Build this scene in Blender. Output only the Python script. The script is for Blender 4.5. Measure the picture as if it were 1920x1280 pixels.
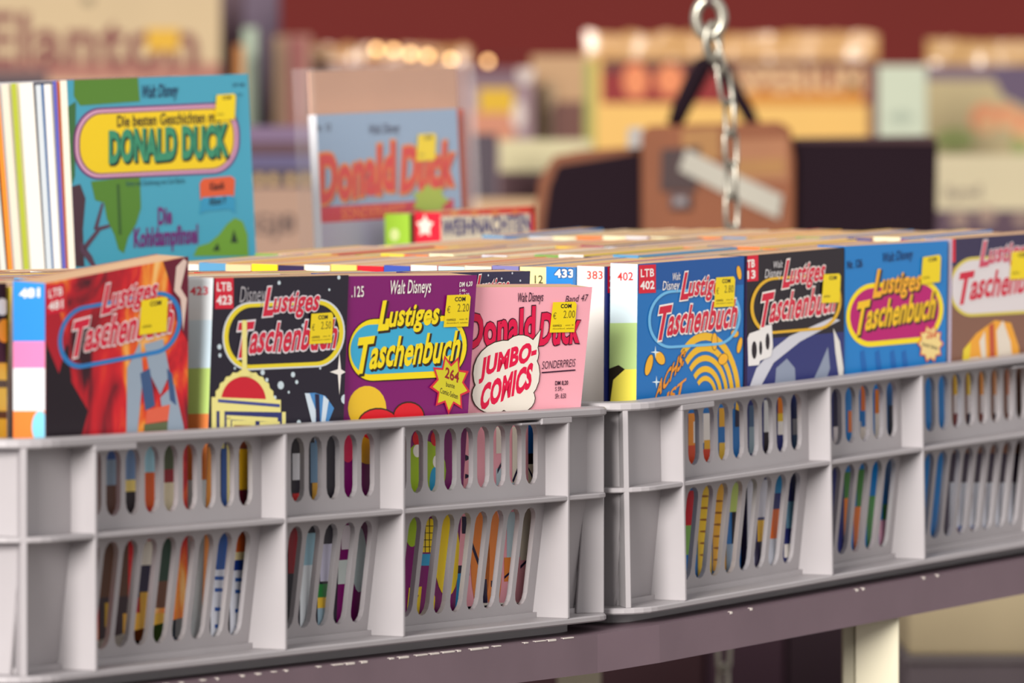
import bpy, bmesh, math, random
from mathutils import Matrix, Vector
from mathutils.geometry import tessellate_polygon
random.seed(7)
for o in list(bpy.data.objects): bpy.data.objects.remove(o)
scene = bpy.context.scene
COL = scene.collection
S = 0.01                      # the plan below is in centimetres
BASE = 90.0                   # crate bottoms stand 90 cm above the ground
# ---------------------------------------------------------------- camera
FPX, CX, CY, CZ, PITCH = 12805.35, 23.515, -332.054, 23.940, 0.02274
cam = bpy.data.objects.new('camera', bpy.data.cameras.new('camera'))
COL.objects.link(cam)
cam.data.sensor_width = 36.0
cam.data.lens = FPX * 36.0 / 1920.0
cam.location = (CX*S, CY*S, (CZ+BASE)*S)
cam.rotation_euler = (math.pi/2 - PITCH, 0, 0)
cam.data.clip_start, cam.data.clip_end = 0.05, 100
cam.data.dof.use_dof = True
cam.data.dof.focus_distance = 3.77
cam.data.dof.aperture_fstop = 11.2
scene.camera = cam
# ---------------------------------------------------------------- light
w = bpy.data.worlds.new('overcast'); scene.world = w; w.use_nodes = True
w.node_tree.nodes['Background'].inputs[0].default_value = (1.0, 0.965, 0.955, 1)
w.node_tree.nodes['Background'].inputs[1].default_value = 0.70
sl = bpy.data.lights.new('sun', 'SUN'); sl.energy = 4.7; sl.angle = math.radians(20); sl.color = (1.0, 0.965, 0.92)
sun = bpy.data.objects.new('sun', sl); COL.objects.link(sun)
sun.rotation_euler = Vector((0.308, 0.86, -0.24)).to_track_quat('-Z', 'Y').to_euler()
scene.view_settings.view_transform = 'Standard'
scene.view_settings.look = 'None'
scene.view_settings.gamma = 1.0
scene.view_settings.use_curve_mapping = False
scene.view_settings.exposure = 0.38

# ---------------------------------------------------------------- helpers
def lin(c): return tuple((v/255/12.92 if v/255 <= .04045 else ((v/255+.055)/1.055)**2.4) for v in c)
MATS = {}
DIM = 1.0                     # colour factor: shade painted into goods at the back, spines darkened against the sun
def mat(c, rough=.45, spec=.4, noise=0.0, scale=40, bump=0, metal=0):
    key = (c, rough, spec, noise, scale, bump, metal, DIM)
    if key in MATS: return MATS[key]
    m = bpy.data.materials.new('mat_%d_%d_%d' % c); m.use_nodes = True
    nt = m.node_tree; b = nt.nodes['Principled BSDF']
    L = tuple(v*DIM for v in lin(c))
    b.inputs['Base Color'].default_value = (*L, 1); b.inputs['Roughness'].default_value = rough
    b.inputs['Specular IOR Level'].default_value = spec; b.inputs['Metallic'].default_value = metal
    if noise:
        tc = nt.nodes.new('ShaderNodeTexCoord'); n = nt.nodes.new('ShaderNodeTexNoise')
        n.inputs['Scale'].default_value = scale; n.inputs['Detail'].default_value = 4
        nt.links.new(tc.outputs['Object'], n.inputs['Vector'])
        r = nt.nodes.new('ShaderNodeMapRange'); r.inputs[1].default_value = .3; r.inputs[2].default_value = .7
        r.inputs[3].default_value = 1-noise; r.inputs[4].default_value = 1+noise
        nt.links.new(n.outputs['Fac'], r.inputs[0])
        mx = nt.nodes.new('ShaderNodeVectorMath'); mx.operation = 'SCALE'; mx.inputs[0].default_value = L
        nt.links.new(r.outputs[0], mx.inputs['Scale']); nt.links.new(mx.outputs[0], b.inputs['Base Color'])
        if bump:
            bp = nt.nodes.new('ShaderNodeBump'); bp.inputs['Strength'].default_value = bump; bp.inputs['Distance'].default_value = .002
            nt.links.new(n.outputs['Fac'], bp.inputs['Height']); nt.links.new(bp.outputs[0], b.inputs['Normal'])
    MATS[key] = m
    return m
def page_mat(c, name):
    m = bpy.data.materials.new(name); m.use_nodes = True; nt = m.node_tree; b = nt.nodes['Principled BSDF']
    tc = nt.nodes.new('ShaderNodeTexCoord'); mp = nt.nodes.new('ShaderNodeMapping'); mp.inputs['Scale'].default_value = (6, 900, 6)
    n = nt.nodes.new('ShaderNodeTexNoise'); n.inputs['Scale'].default_value = 1.5; n.inputs['Detail'].default_value = 3
    cr = nt.nodes.new('ShaderNodeValToRGB'); L = lin(c)
    cr.color_ramp.elements[0].position = .3; cr.color_ramp.elements[0].color = (*[v*.72 for v in L], 1)
    cr.color_ramp.elements[1].position = .7; cr.color_ramp.elements[1].color = (*[min(1, v*1.12) for v in L], 1)
    nt.links.new(tc.outputs['Object'], mp.inputs[0]); nt.links.new(mp.outputs[0], n.inputs[0])
    nt.links.new(n.outputs['Fac'], cr.inputs[0]); nt.links.new(cr.outputs[0], b.inputs['Base Color'])
    b.inputs['Roughness'].default_value = .85; b.inputs['Specular IOR Level'].default_value = .1
    bp = nt.nodes.new('ShaderNodeBump'); bp.inputs['Strength'].default_value = .4; bp.inputs['Distance'].default_value = .0005
    nt.links.new(n.outputs['Fac'], bp.inputs['Height']); nt.links.new(bp.outputs[0], b.inputs['Normal'])
    return m
def clear_mat():
    m = bpy.data.materials.new('clear_plastic'); m.use_nodes = True; nt = m.node_tree
    b = nt.nodes['Principled BSDF']; b.inputs['Base Color'].default_value = (.8, .77, .75, 1); b.inputs['Roughness'].default_value = .22
    b.inputs['Alpha'].default_value = .07
    return m
PAGES = page_mat((196, 160, 126), 'tan_pages'); WHITEP = page_mat((216, 210, 200), 'white_pages')
CLEAR = clear_mat()
GREY = mat((153, 148, 150), .42, .45, .03, 30, .05)
BLK = (29, 17, 27)

def mk(name, verts, faces, m, parent=None, scale=S, fm=None):
    me = bpy.data.meshes.new(name)
    me.from_pydata([(v[0]*scale, v[1]*scale, v[2]*scale) for v in verts], [], faces)
    for mm in (m if isinstance(m, (list, tuple)) else [m]): me.materials.append(mm)
    if fm:
        for p, i in zip(me.polygons, fm): p.material_index = i
    me.validate(); me.update()
    return link(name, me, parent)
def link(name, me, parent=None):
    o = bpy.data.objects.new(name, me); COL.objects.link(o)
    if parent is not None: o.parent = parent
    return o
def fixn(o):
    bm = bmesh.new(); bm.from_mesh(o.data); bmesh.ops.recalc_face_normals(bm, faces=bm.faces); bm.to_mesh(o.data); bm.free()
    return o
def bevel(o, wdt=.08, seg=2, ang=40):
    bm = bmesh.new(); bm.from_mesh(o.data); bmesh.ops.recalc_face_normals(bm, faces=bm.faces)
    es = [e for e in bm.edges if len(e.link_faces) == 2 and e.calc_face_angle(0) > math.radians(ang)]
    bmesh.ops.bevel(bm, geom=es, offset=wdt*S, segments=seg, affect='EDGES', profile=.5, clamp_overlap=True)
    bm.to_mesh(o.data); bm.free(); return o
def tag(o, label=None, cat=None, group=None, kind=None):
    if label: o['label'] = label
    if cat: o['category'] = cat
    if group: o['group'] = group
    if kind: o['kind'] = kind
    return o
def thing(name, M, label, cat, group=None):
    o = bpy.data.objects.new(name, None); COL.objects.link(o); o.empty_display_size = .02
    o.matrix_world = M
    return tag(o, label, cat, group)
def boxv(x0, x1, y0, y1, z0, z1):
    v = [(x0,y0,z0),(x1,y0,z0),(x1,y1,z0),(x0,y1,z0),(x0,y0,z1),(x1,y0,z1),(x1,y1,z1),(x0,y1,z1)]
    f = [(0,3,2,1),(4,5,6,7),(0,1,5,4),(1,2,6,5),(2,3,7,6),(3,0,4,7)]
    return v, f
def box(name, x0, x1, y0, y1, z0, z1, m, parent=None, bv=0):
    o = mk(name, *boxv(x0,x1,y0,y1,z0,z1), m, parent)
    if bv: bevel(o, bv)
    return o
def prism(pts, fn):
    """extrude polygon pts; fn(p,t) t in 0/1 -> 3-D"""
    n = len(pts); v = [fn(p,0) for p in pts] + [fn(p,1) for p in pts]
    f = [tuple(range(n)), tuple(range(2*n-1, n-1, -1))] + [(i, n+i, n+(i+1)%n, (i+1)%n) for i in range(n)]
    return v, f
def tube(path, r, seg=10, closed=False):
    vs, fs = [], []; n = len(path); P = [Vector(p) for p in path]
    up = Vector((.13, .31, .94))
    for i in range(n):
        t = (P[(i+1) % n] - P[i-1]) if closed else (P[min(i+1,n-1)] - P[max(i-1,0)])
        t.normalize(); a = t.cross(up); a.normalize(); b = t.cross(a)
        rr = r[i] if isinstance(r, (list, tuple)) else r
        for k in range(seg):
            q = 2*math.pi*k/seg; vs.append(tuple(P[i] + rr*(math.cos(q)*a + math.sin(q)*b)))
    for i in range(n if closed else n-1):
        for k in range(seg):
            j = (i+1) % n
            fs.append((i*seg+k, i*seg+(k+1)%seg, j*seg+(k+1)%seg, j*seg+k))
    if not closed: fs += [tuple(range(seg))[::-1], tuple((n-1)*seg+k for k in range(seg))]
    return vs, fs
def smooth(o):
    for p in o.data.polygons: p.use_smooth = True
    return o

# frames: f along the crate's long side, d into the shelf, z up (crate bottom = 0)
TH1 = 1.04428
C2X, C2Y, C2Z, DTH2, TILT2 = 59.58135, -0.52009, 0.14614, -0.01321, 0.03375
def frame(x, y, z, th, tilt):
    return Matrix.Translation((x*S, y*S, (z+BASE)*S)) @ Matrix.Rotation(th, 4, 'Z') @ Matrix.Rotation(-tilt, 4, 'Y')
M1 = frame(0, 0, 0, TH1, 0)
M2 = frame(C2X*math.cos(TH1)-C2Y*math.sin(TH1), C2X*math.sin(TH1)+C2Y*math.cos(TH1), C2Z, TH1+DTH2, TILT2)
def T(f, d, z): return Matrix.Translation((f*S, d*S, z*S))
def RZ(a): return Matrix.Rotation(math.radians(a), 4, 'Z')
def RX(a): return Matrix.Rotation(math.radians(a), 4, 'X')
def RY(a): return Matrix.Rotation(math.radians(a), 4, 'Y')
def ray(px, py):
    cp, sp = math.cos(PITCH), math.sin(PITCH)
    u = (640-py)/FPX
    return Vector((CX, CY, CZ+BASE))*S, Vector(((px-960)/FPX, cp+u*sp, -sp+u*cp))
def at(px, py, Z):            # measured photo position -> place at distance Z (cm)
    o, d = ray(px, py); p = o + d*(Z*S/d.y); return p/S
# ---------------------------------------------------------------- setting
ground = mk('floor', *boxv(-900, 1100, -700, 1100, -6, 0), mat((120, 112, 108), .9, .2, .12, 6)); tag(ground, 'grey paved market floor', None, None, 'structure')
wall = mk('wall_back', *boxv(-500, 620, 700, 708, 0, 420), mat((78, 24, 21), .8, .1, .06, 1.5)); tag(wall, 'plain dark red wall behind the stall', None, None, 'structure')

# ---------------------------------------------------------------- shelf that carries the crates (sags, so it bends under the joint)
SHELF = mat((106, 87, 95), .5, .4, .07, 18, .08)
CHIP = mat((205, 196, 188), .8, .2)
def plank_mesh(name, d0, d1, z0, z1, knots, m, parent):
    vs, fs = [], []
    for M, f in knots:
        for d, z in ((d0, z0), (d1, z0), (d1, z1), (d0, z1)):
            p = M @ Vector((f*S, d*S, z*S)); vs.append(tuple(p/S))
    for i in range(len(knots)-1):
        a = i*4
        for k in range(4): fs.append((a+k, a+(k+1) % 4, a+4+(k+1) % 4, a+4+k))
    n = (len(knots)-1)*4
    fs += [(3, 2, 1, 0), (n, n+1, n+2, n+3)]
    return fixn(mk(name, vs, fs, m, parent))
sh = thing('hanging_shelf', Matrix.Identity(4), 'long brown shelf with chipped front edge carrying the two grey crates', 'shelf')
K = [(M1, -75), (M1, 20), (M1, 55.5), (M2, 2), (M2, 40), (M2, 95)]
plank_mesh('board', -.45, 41, -3.15, -1.0, K, SHELF, sh)
for i in range(34):          # white chips where the paint is knocked off the front edge
    f = 6 + i*1.42 + random.uniform(-.3, .3)
    if i % 5 == 3 and random.random() < .7: continue
    l = random.uniform(.3, 1.3) if i > 14 else random.uniform(.15, .6)
    c = mk('paint_chip', *boxv(f, f+l, -.475, -.3, -1.0-random.uniform(.03, .1), -.985), CHIP, sh); c.matrix_local = M1
for f in (10.2, 25.6, 26.4, 34.2, 36.0, 12.6):
    c = mk('paint_chip', *boxv(f, f+.25, -.475, -.3, -1.12, -.985), CHIP, sh); c.matrix_local = M2
# planed plank leg under the right half
leg = thing('shelf_leg', Matrix.Translation((0, 0, 0)), 'cream painted wooden leg holding up the brown shelf', 'leg')
o_, d_ = ray(1690, 1150); o_ = M2.inverted() @ o_; q_ = M2.inverted().to_3x3() @ d_; ZP = (-.45*S-o_.y)/q_.y*d_.y/S + .35
p0 = at(1604, 1200, ZP); p1 = at(1686, 1200, ZP)
CREAM = mat((190, 183, 160), .6, .3, .03, 20)
box('post', p0.x, p1.x, p0.y, p0.y+3.0, 0, 88.0, CREAM, leg, .1)
box('shaded_strip', p0.x-.72, p0.x-.02, p0.y+.3, p0.y+2.8, 0, 88.0, mat((150, 144, 124), .6, .3), leg, .08)  # darker colour paints the shade on the post's left side
for fx in (-60, -8):
    q = M1 @ Vector((fx*S, 20*S, 0)); q /= S
    l2 = thing('shelf_leg', Matrix.Identity(4), 'wooden leg under the near end of the shelf, %s' % ('outside left' if fx < -20 else 'left of the near crate'), 'leg')
    box('post', q.x-2, q.x+2, q.y-2, q.y+2, 0, 86.85, CREAM, l2, .1)
# second shelf behind it
sh2 = thing('rear_shelf', Matrix.Identity(4), 'brown shelf behind, carrying the crate of large albums', 'shelf')
plank_mesh('board', 42.8, 85, -3.15, -1.0, [(M2, -20), (M2, 40), (M2, 82)], SHELF, sh2)
for fx in (-14, 74):
    for dd in (47, 80):
        q = M2 @ Vector((fx*S, dd*S, -3.2*S)); q /= S
        box('leg', q.x-1.5, q.x+1.5, q.y-1.5, q.y+1.5, 0, q.z+.05, CREAM, sh2, .1)

# ---------------------------------------------------------------- grey stacking crates
CL, CW = 59.3, 40.0
B_, W8, W5 = 6.1, 17.664, 11.811
RIBS = [B_, B_+W8, B_+W8+W5, B_+2*W8+W5]
def rrect(off, r, n=7):
    pts = []
    for cx, cy, a0 in ((CL-off-r, CW-off-r, 0), (off+r, CW-off-r, 90), (off+r, off+r, 180), (CL-off-r, off+r, 270)):
        for k in range(n+1):
            a = math.radians(a0+90*k/n); pts.append((cx+r*math.cos(a), cy+r*math.sin(a)))
    return pts
def ring(o0, r0, o1, r1, z0, z1, o1b=None):
    a = rrect(o0, r0); b = rrect(o1, r1); n = len(a)
    v = [(*p, z0) for p in a] + [(*p, z1) for p in a] + [(*p, z0) for p in b] + [(*p, z1) for p in b]
    f = []
    for i in range(n):
        j = (i+1) % n
        f += [(i, j, n+j, n+i), (2*n+j, 2*n+i, 3*n+i, 3*n+j), (n+i, n+j, 3*n+j, 3*n+i), (j, i, 2*n+i, 2*n+j)]
    return v, f
def slot_panel(u0, u1, z0, z1, s0, s1, slots, sw, fn, th):
    """flat panel u0..u1 x z0..z1 with round-ended slots, mapped by fn(u, z, t)"""
    polys = []; n = 6; r = sw/2; edges = [u0]
    for c in slots: edges += [c-r, c+r]
    edges.append(u1)
    for i in range(0, len(edges), 2):
        a, b = edges[i], edges[i+1]
        polys += [[(a, z0), (b, z0), (b, s0+r), (a, s0+r)], [(a, s0+r), (b, s0+r), (b, s1-r), (a, s1-r)], [(a, s1-r), (b, s1-r), (b, z1), (a, z1)]]
    for c in slots:
        arc = [(c+r*math.cos(math.pi+math.pi*k/n), s0+r+r*math.sin(math.pi+math.pi*k/n)) for k in range(n+1)]
        for k in range(n): polys.append([(arc[k][0], z0), (arc[k+1][0], z0), arc[k+1], arc[k]])
        arc = [(c+r*math.cos(math.pi*k/n), s1-r+r*math.sin(math.pi*k/n)) for k in range(n+1)]
        for k in range(n): polys.append([(arc[k][0], z1), (arc[k+1][0], z1), arc[k+1], arc[k]])
    idx, vs, fs = {}, [], []
    def vid(p):
        k = (round(p[0], 4), round(p[1], 4))
        if k not in idx: idx[k] = len(vs); vs.append(k)
        return idx[k]
    F = []
    for P in polys:
        q = []
        for p in P:
            i = vid(p)
            if i not in q: q.append(i)
        if len(q) > 2: F.append(q)
    cnt = {}
    for q in F:
        for i in range(len(q)):
            e = (q[i], q[(i+1) % len(q)]); k = tuple(sorted(e)); cnt.setdefault(k, []).append(e)
    N = len(vs)
    V = [fn(*p, 0) for p in vs] + [fn(*p, 1) for p in vs]
    fs = [tuple(q) for q in F] + [tuple(i+N for i in q[::-1]) for q in F]
    fs += [(e[0][1], e[0][0], e[0][0]+N, e[0][1]+N) for e in cnt.values() if len(e) == 1]
    return V, fs
ZM = 6.75
def wall_d(z): return 1.45 if z >= 6.6 else 1.45 + (6.6-z)/6.6*.85
def wall_e(z): return 1.45 if z >= 6.6 else 1.45 + (6.6-z)/6.6*.3
def build_crate():
    parts = []
    def add(name, vf, bv=0):
        o = fixn(mk(name, *vf, GREY)); parts.append((name, o.data))
        if bv: bevel(o, bv, 1)
        bpy.data.objects.remove(o)
    add('rim', ring(0, 2.7, 1.75, 1.4, 11.12, 11.58), .1)
    add('middle_flange', ring(.05, 2.65, 1.5, 1.4, ZM-.24, ZM+.05), .06)
    add('bottom_flange', ring(.02, 2.65, 2.4, 1.0, -.36, 0), .08)
    add('foot', ring(2.0, 1.2, 2.7, .8, -1.0, -.34))
    add('base_plate', boxv(2.0, CL-2.0, 2.0, CW-2.0, -.1, .3))
    prof = [(0.03, -.02), (0.03, 11.15), (1.5, 11.15), (1.5, 6.6), (2.35, -.02)]
    for side in (0, 1):
        Y = (lambda d: d) if side == 0 else (lambda d: CW-d)
        for r in RIBS: add('rib', prism(prof, lambda p, t, r=r: (r-.26+.26*t, Y(p[0]), p[1])), .05)
        for a, b in zip(RIBS[:-1], RIBS[1:]):
            n = 9 if b-a > 15 else 6
            mid = (a+b)/2; p = 1.76; ss = [mid+(k-(n-1)/2)*p for k in range(n)]
            add('upper_panel', slot_panel(a, b, ZM-.1, 11.2, 7.45, 10.85, ss, 1.32, lambda u, z, t: (u, Y(1.45+.28*t), z), .26))
            add('lower_panel', slot_panel(a, b, -.05, ZM-.05, .75, 6.2, ss, 1.32, lambda u, z, t: (u, Y(wall_d(z)+.28*t), z), .26))
        for a, b in ((1.5, B_), (CL-B_, CL-1.5)):
            lo = lambda z, u: u + (wall_e(z)-1.45)*(1 if u < 3 else (-1 if u > CL-3 else 0))
            add('corner_panel', prism([(a, 11.2), (b, 11.2), (b, 6.6), (a, 6.6)], lambda q, t: (q[0], Y(1.45+.28*t), q[1])))
            add('corner_panel', prism([(a, 6.6), (b, 6.6), (b, 0), (a, 0)], lambda q, t: (lo(q[1], q[0]), Y(wall_d(q[1])+.28*t), q[1])))
        for fa, fb in ((B_-.3, B_+3.5), (CL-B_-3.1, CL-B_+.25)):
            y0, y1 = sorted((Y(.0), Y(1.4))); add('rim_lip', boxv(fa, fb, y0, y1, 10.82, 11.2), .06)
        y0, y1 = sorted((Y(.1), Y(1.2))); add('label_clip', boxv(CL-B_-5.2, CL-B_-3.0, y0, y1, 10.84, 10.98), .05)
    prof_e = [(0.03, -.02), (0.03, 11.15), (1.5, 11.15), (1.5, 6.6), (1.8, -.02)]
    for end in (0, 1):
        X = (lambda d: d) if end == 0 else (lambda d: CL-d)
        for r in (6.1, 15.2, 24.8, 33.9): add('rib', prism(prof_e, lambda p, t, r=r: (X(p[0]), r-.13+.26*t, p[1])), .05)
        add('end_panel', prism([(1.5, 11.2), (CW-1.5, 11.2), (CW-1.5, 6.6), (1.5, 6.6)], lambda q, t: (X(1.45+.28*t), q[0], q[1])))
        add('end_panel', prism([(1.5, 6.6), (CW-1.5, 6.6), (CW-2.35, 0), (2.35, 0)], lambda q, t: (X(wall_e(q[1])+.28*t), q[0], q[1])))
        for side in (0, 1):
            Y = (lambda d: d) if side == 0 else (lambda d: CW-d)
            r2 = math.sqrt(.5); c0 = 2.7-2.7*r2
            pr = [(c0+.05, -.02), (c0+.05, 11.15), (1.7, 11.15), (1.7, 6.6), (2.0, -.02)]
            add('corner_rib', prism(pr, lambda p, t: (X(p[0]+(.16-.32*t)*r2), Y(p[0]-(.16-.32*t)*r2), p[1])), .05)
    return parts
CRATE = build_crate()
def crate(M, label):
    root = thing('storage_crate', M, label, 'crate', 'grey slotted plastic crates')
    for n, me in CRATE: link(n, me, root)
    return root
crate(M1, 'grey slotted plastic crate holding the purple and pink front comics')
crate(M2, 'grey slotted plastic crate behind, holding the blue front comics')
M3 = M2 @ T(10.0, 43.2, 0)
crate(M3, 'grey plastic crate in back, holding the teal album stack')

# ---------------------------------------------------------------- lettering and flat print
GL = {}
def glyphs(s, off=0.0):
    k = (s, off)
    if k not in GL:
        cu = bpy.data.curves.new('t', 'FONT'); cu.body = s; cu.size = 1; cu.offset = off; cu.resolution_u = 3; cu.space_character = 1.04
        o = bpy.data.objects.new('t', cu); COL.objects.link(o)
        me = bpy.data.meshes.new_from_object(o)
        GL[k] = ([(v.co.x, v.co.y) for v in me.vertices], [tuple(p.vertices) for p in me.polygons])
        bpy.data.objects.remove(o); bpy.data.meshes.remove(me); bpy.data.curves.remove(cu)
    return GL[k]
class Surf:
    """a flat face of a thing; positions are read off the photograph and carried onto the face"""
    def __init__(s, M, kind, parent, U, V, off=0.0):
        s.M, s.kind, s.parent, s.U, s.V, s.off = M, kind, parent, U, V, off; s.I = M.inverted(); s.n = 0
    def uv(s, px, py):
        o, d = ray(px, py); o = s.I @ o; d = s.I.to_3x3() @ d
        if s.kind == 'front': t = -o.y/d.y; p = o+d*t; u, v = p.x/S, p.z/S
        else: t = -o.x/d.x; p = o+d*t; u, v = p.y/S, p.z/S
        return min(max(u, s.U[0]), s.U[1]), min(max(v, s.V[0]), s.V[1])
    def p3(s, uv, h):
        return (uv[0], -h, uv[1]) if s.kind == 'front' else (-h, uv[0], uv[1])
    def put(s, name, verts, faces, col, layer, parent=None, rough=.35):
        h = s.off + .006 + .007*layer
        V = [s.p3(s.uv(*p), h) for p in verts]
        V2, F2 = V, [f for f in faces if len(f) > 2]
        global DIM
        keep = DIM
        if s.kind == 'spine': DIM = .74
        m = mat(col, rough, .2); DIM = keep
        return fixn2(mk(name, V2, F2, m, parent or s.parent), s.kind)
    def poly(s, name, polys, col, layer=1, parent=None):
        if not isinstance(polys[0][0], (tuple, list)): polys = [polys]
        if len(polys) > 1 and name in ('cover_art', 'star', 'spine_art', 'side_print'):
            for P in polys: o = s.poly(name, P, col, layer, parent)
            return o
        vs, fs = [], []
        for P in polys:
            b = len(vs); vs += list(P)
            for t in tessellate_polygon([[Vector((p[0], p[1], 0)) for p in P]]): fs.append(tuple(b+i for i in t))
        return s.put(name, vs, fs, col, layer, parent)
    def text(s, name, txt, a, b, h, col, layer=3, shear=0.0, bold=0.0, parent=None, wob=0.0):
        v0, _ = glyphs(txt, 0.0); vs, fs = glyphs(txt, bold)
        x0 = min(p[0] for p in v0); x1 = max(p[0] for p in v0); y0 = min(p[1] for p in v0); y1 = max(p[1] for p in v0)
        if any(c in 'gpqy' for c in txt) and y0 < -.05: y0 = 0.0
        y1 = max(y1, y0+.3)
        out = []
        for x, y in vs:
            U = (x-x0)/(x1-x0); Vv = (y-y0)/(y1-y0)
            q = wob*math.sin(U*17+1)*h
            out.append((a[0]+(b[0]-a[0])*U + shear*h*Vv, a[1]+(b[1]-a[1])*U - h*Vv + q))
        return s.put(name, out, fs, col, layer, parent)
    def title(s, txt, a, b, h, col, outc=None, sh=None, shear=.18, bold=.028, layer=4, wob=.02, ow=.04, part=False):
        if txt in ('Taschenbuch', 'Lustiges') and not part:      # the first letter stands taller
            k = .15 if txt[0] == 'T' else .17
            m = (a[0]+(b[0]-a[0])*k, a[1]+(b[1]-a[1])*k); e = (a[0]+(b[0]-a[0])*(k-.012), a[1]+(b[1]-a[1])*k+h*.1)
            s.title(txt[0], (a[0], a[1]+h*.12), e, h*1.12, col, outc, sh, shear, bold+.01, layer, 0, ow, True)
            return s.title(txt[1:], m, b, h*(.96 if txt[0] == 'T' else .8), col, outc, sh, shear, bold, layer, wob, ow, True)
        if sh: s.text('lettering_shadow', txt, (a[0]+3, a[1]+3), (b[0]+3, b[1]+3), h, sh, layer, shear, bold+ow*.6, None, wob)
        if outc: s.text('lettering_outline', txt, a, b, h, outc, layer+1, shear, bold+ow, None, wob)
        return s.text('title_lettering', txt, a, b, h, col, layer+2, shear, bold, None, wob)
def fixn2(o, kind):
    axis = 1 if kind == 'front' else 0
    me = o.data
    flip = [p.index for p in me.polygons if p.normal[axis] > 0]
    if flip:
        bm = bmesh.new(); bm.from_mesh(me); bm.faces.ensure_lookup_table()
        bmesh.ops.reverse_faces(bm, faces=[bm.faces[i] for i in flip]); bm.to_mesh(me); bm.free()
    return o
def ell(cx, cy, rx, ry, n=22, a0=0, a1=360, rot=0):
    r = math.radians(rot); out = []
    for k in range(n + (0 if a1-a0 >= 360 else 1)):
        a = math.radians(a0+(a1-a0)*k/n); x, y = rx*math.cos(a), -ry*math.sin(a)
        out.append((cx+x*math.cos(r)-y*math.sin(r), cy+x*math.sin(r)+y*math.cos(r)))
    return out
def lozenge(x0, x1, y0, y1, slope, e=1.0, n=10):
    """rounded panel: px box with corner radius = e * half height, sheared by slope"""
    cx = (x0+x1)/2; ry = (y1-y0)/2*e; rx = min(ry*.8, (x1-x0)/2); pts = []
    for qx, qy, a0 in ((x1-rx, y0+ry, 0), (x0+rx, y0+ry, 90), (x0+rx, y1-ry, 180), (x1-rx, y1-ry, 270)):
        for k in range(n+1):
            a = math.radians(a0+90*k/n); pts.append((qx+rx*math.cos(a), qy-ry*math.sin(a)))
    return [(x, y+slope*(x-cx)) for x, y in pts]
def band(outer, inner):
    n = len(outer); return [[outer[i], outer[(i+1) % n], inner[(i+1) % n], inner[i]] for i in range(n)]
def rect(x0, y0, x1, y1, s=0): return [(x0, y0), (x1, y0+s*(x1-x0)), (x1, y1+s*(x1-x0)), (x0, y1)]
def burst(cx, cy, rx, ry, n, k=.62, ph=0):
    return [(cx+(rx if i % 2 == 0 else rx*k)*math.cos(math.pi*i/n+ph), cy+(ry if i % 2 == 0 else ry*k)*math.sin(math.pi*i/n+ph)) for i in range(2*n)]
def arc(cx, cy, r0x, r0y, r1x, r1y, a0, a1, n=16):
    return [(cx+r1x*math.cos(math.radians(a0+(a1-a0)*k/n)), cy-r1y*math.sin(math.radians(a0+(a1-a0)*k/n))) for k in range(n+1)] + \
           [(cx+r0x*math.cos(math.radians(a0+(a1-a0)*k/n)), cy-r0y*math.sin(math.radians(a0+(a1-a0)*k/n))) for k in range(n, -1, -1)]

# ---------------------------------------------------------------- paperbacks
COVT = .035
def book(M, W, H, Tk, front, spine, back, label, group=None, name='comic_paperback', pages=PAGES, cat='book'):
    root = thing(name, M, label, cat, group)
    v, f, fm = [], [], []
    for (x0, x1, y0, y1, mi) in ((0, W, 0, COVT, 0), (0, COVT, COVT, Tk-COVT, 1), (0, W, Tk-COVT, Tk, 2)):
        bv, bf = boxv(x0, x1, y0, y1, 0, H); n = len(v); v += bv
        for k, q in enumerate(bf):
            f.append(tuple(i+n for i in q)); fm.append(1 if k == 5 else mi)
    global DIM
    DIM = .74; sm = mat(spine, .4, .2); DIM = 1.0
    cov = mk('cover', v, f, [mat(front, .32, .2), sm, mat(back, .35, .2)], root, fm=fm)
    box('page_block', COVT, W-.04, COVT, Tk-COVT, 0.02, H-.02, pages, root)
    return root, cov
def front_book(M0, tl, W, H, Tk, yaw, lean, roll, front, spine, back, label, **kw):
    M = M0 @ T(*tl) @ RZ(yaw) @ RX(lean) @ RY(-roll) @ T(0, 0, -H)
    root, cov = book(M, W, H, Tk, front, spine, back, label, 'front row comics', **kw)
    return root, Surf(M, 'front', cov, (.0, W), (.0, H)), Surf(M, 'spine', cov, (0, Tk), (0, H))
YEL = (240, 212, 20)
def sticker(root, fs, x0, y0, x1, y1, price=None, slope=-.05, tilt=.04, text='COM'):
    dx = (y1-y0)*tilt
    P = [(x0+dx+2, y0), (x1-3, y0+slope*(x1-x0)), (x1, y0+5+slope*(x1-x0)), (x1-dx, y1+slope*(x1-x0)), (x0, y1)]
    st = fs.poly('price_sticker', P, YEL, 12, root)
    W, H = x1-x0, y1-y0
    def tx(t, u0, u1, v, h, col, bold=0): fs.text('sticker_print', t, (x0+dx*(1-v)+u0*W, y0+v*H+slope*u0*W), (x0+dx*(1-v)+u1*W, y0+v*H+slope*u1*W), h*H, col, 13, .05, bold, st)
    tx(text, .34, .72, .2, .13, BLK, .03)
    if price:
        tx('€', .08, .2, .56, .22, (120, 104, 24)); tx(price, .46, .88, .53, .25, (120, 104, 24))
        tx('comics', .1, .42, .81, .09, (60, 48, 20), .01); tx('oststr. 18', .56, .85, .79, .055, (90, 75, 20))
        tx('düsseldorf, telefon', .1, .88, .9, .05, (90, 75, 20))
    else:
        tx('comics', .1, .42, .81, .1, (120, 104, 20), .01)
    return st
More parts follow.
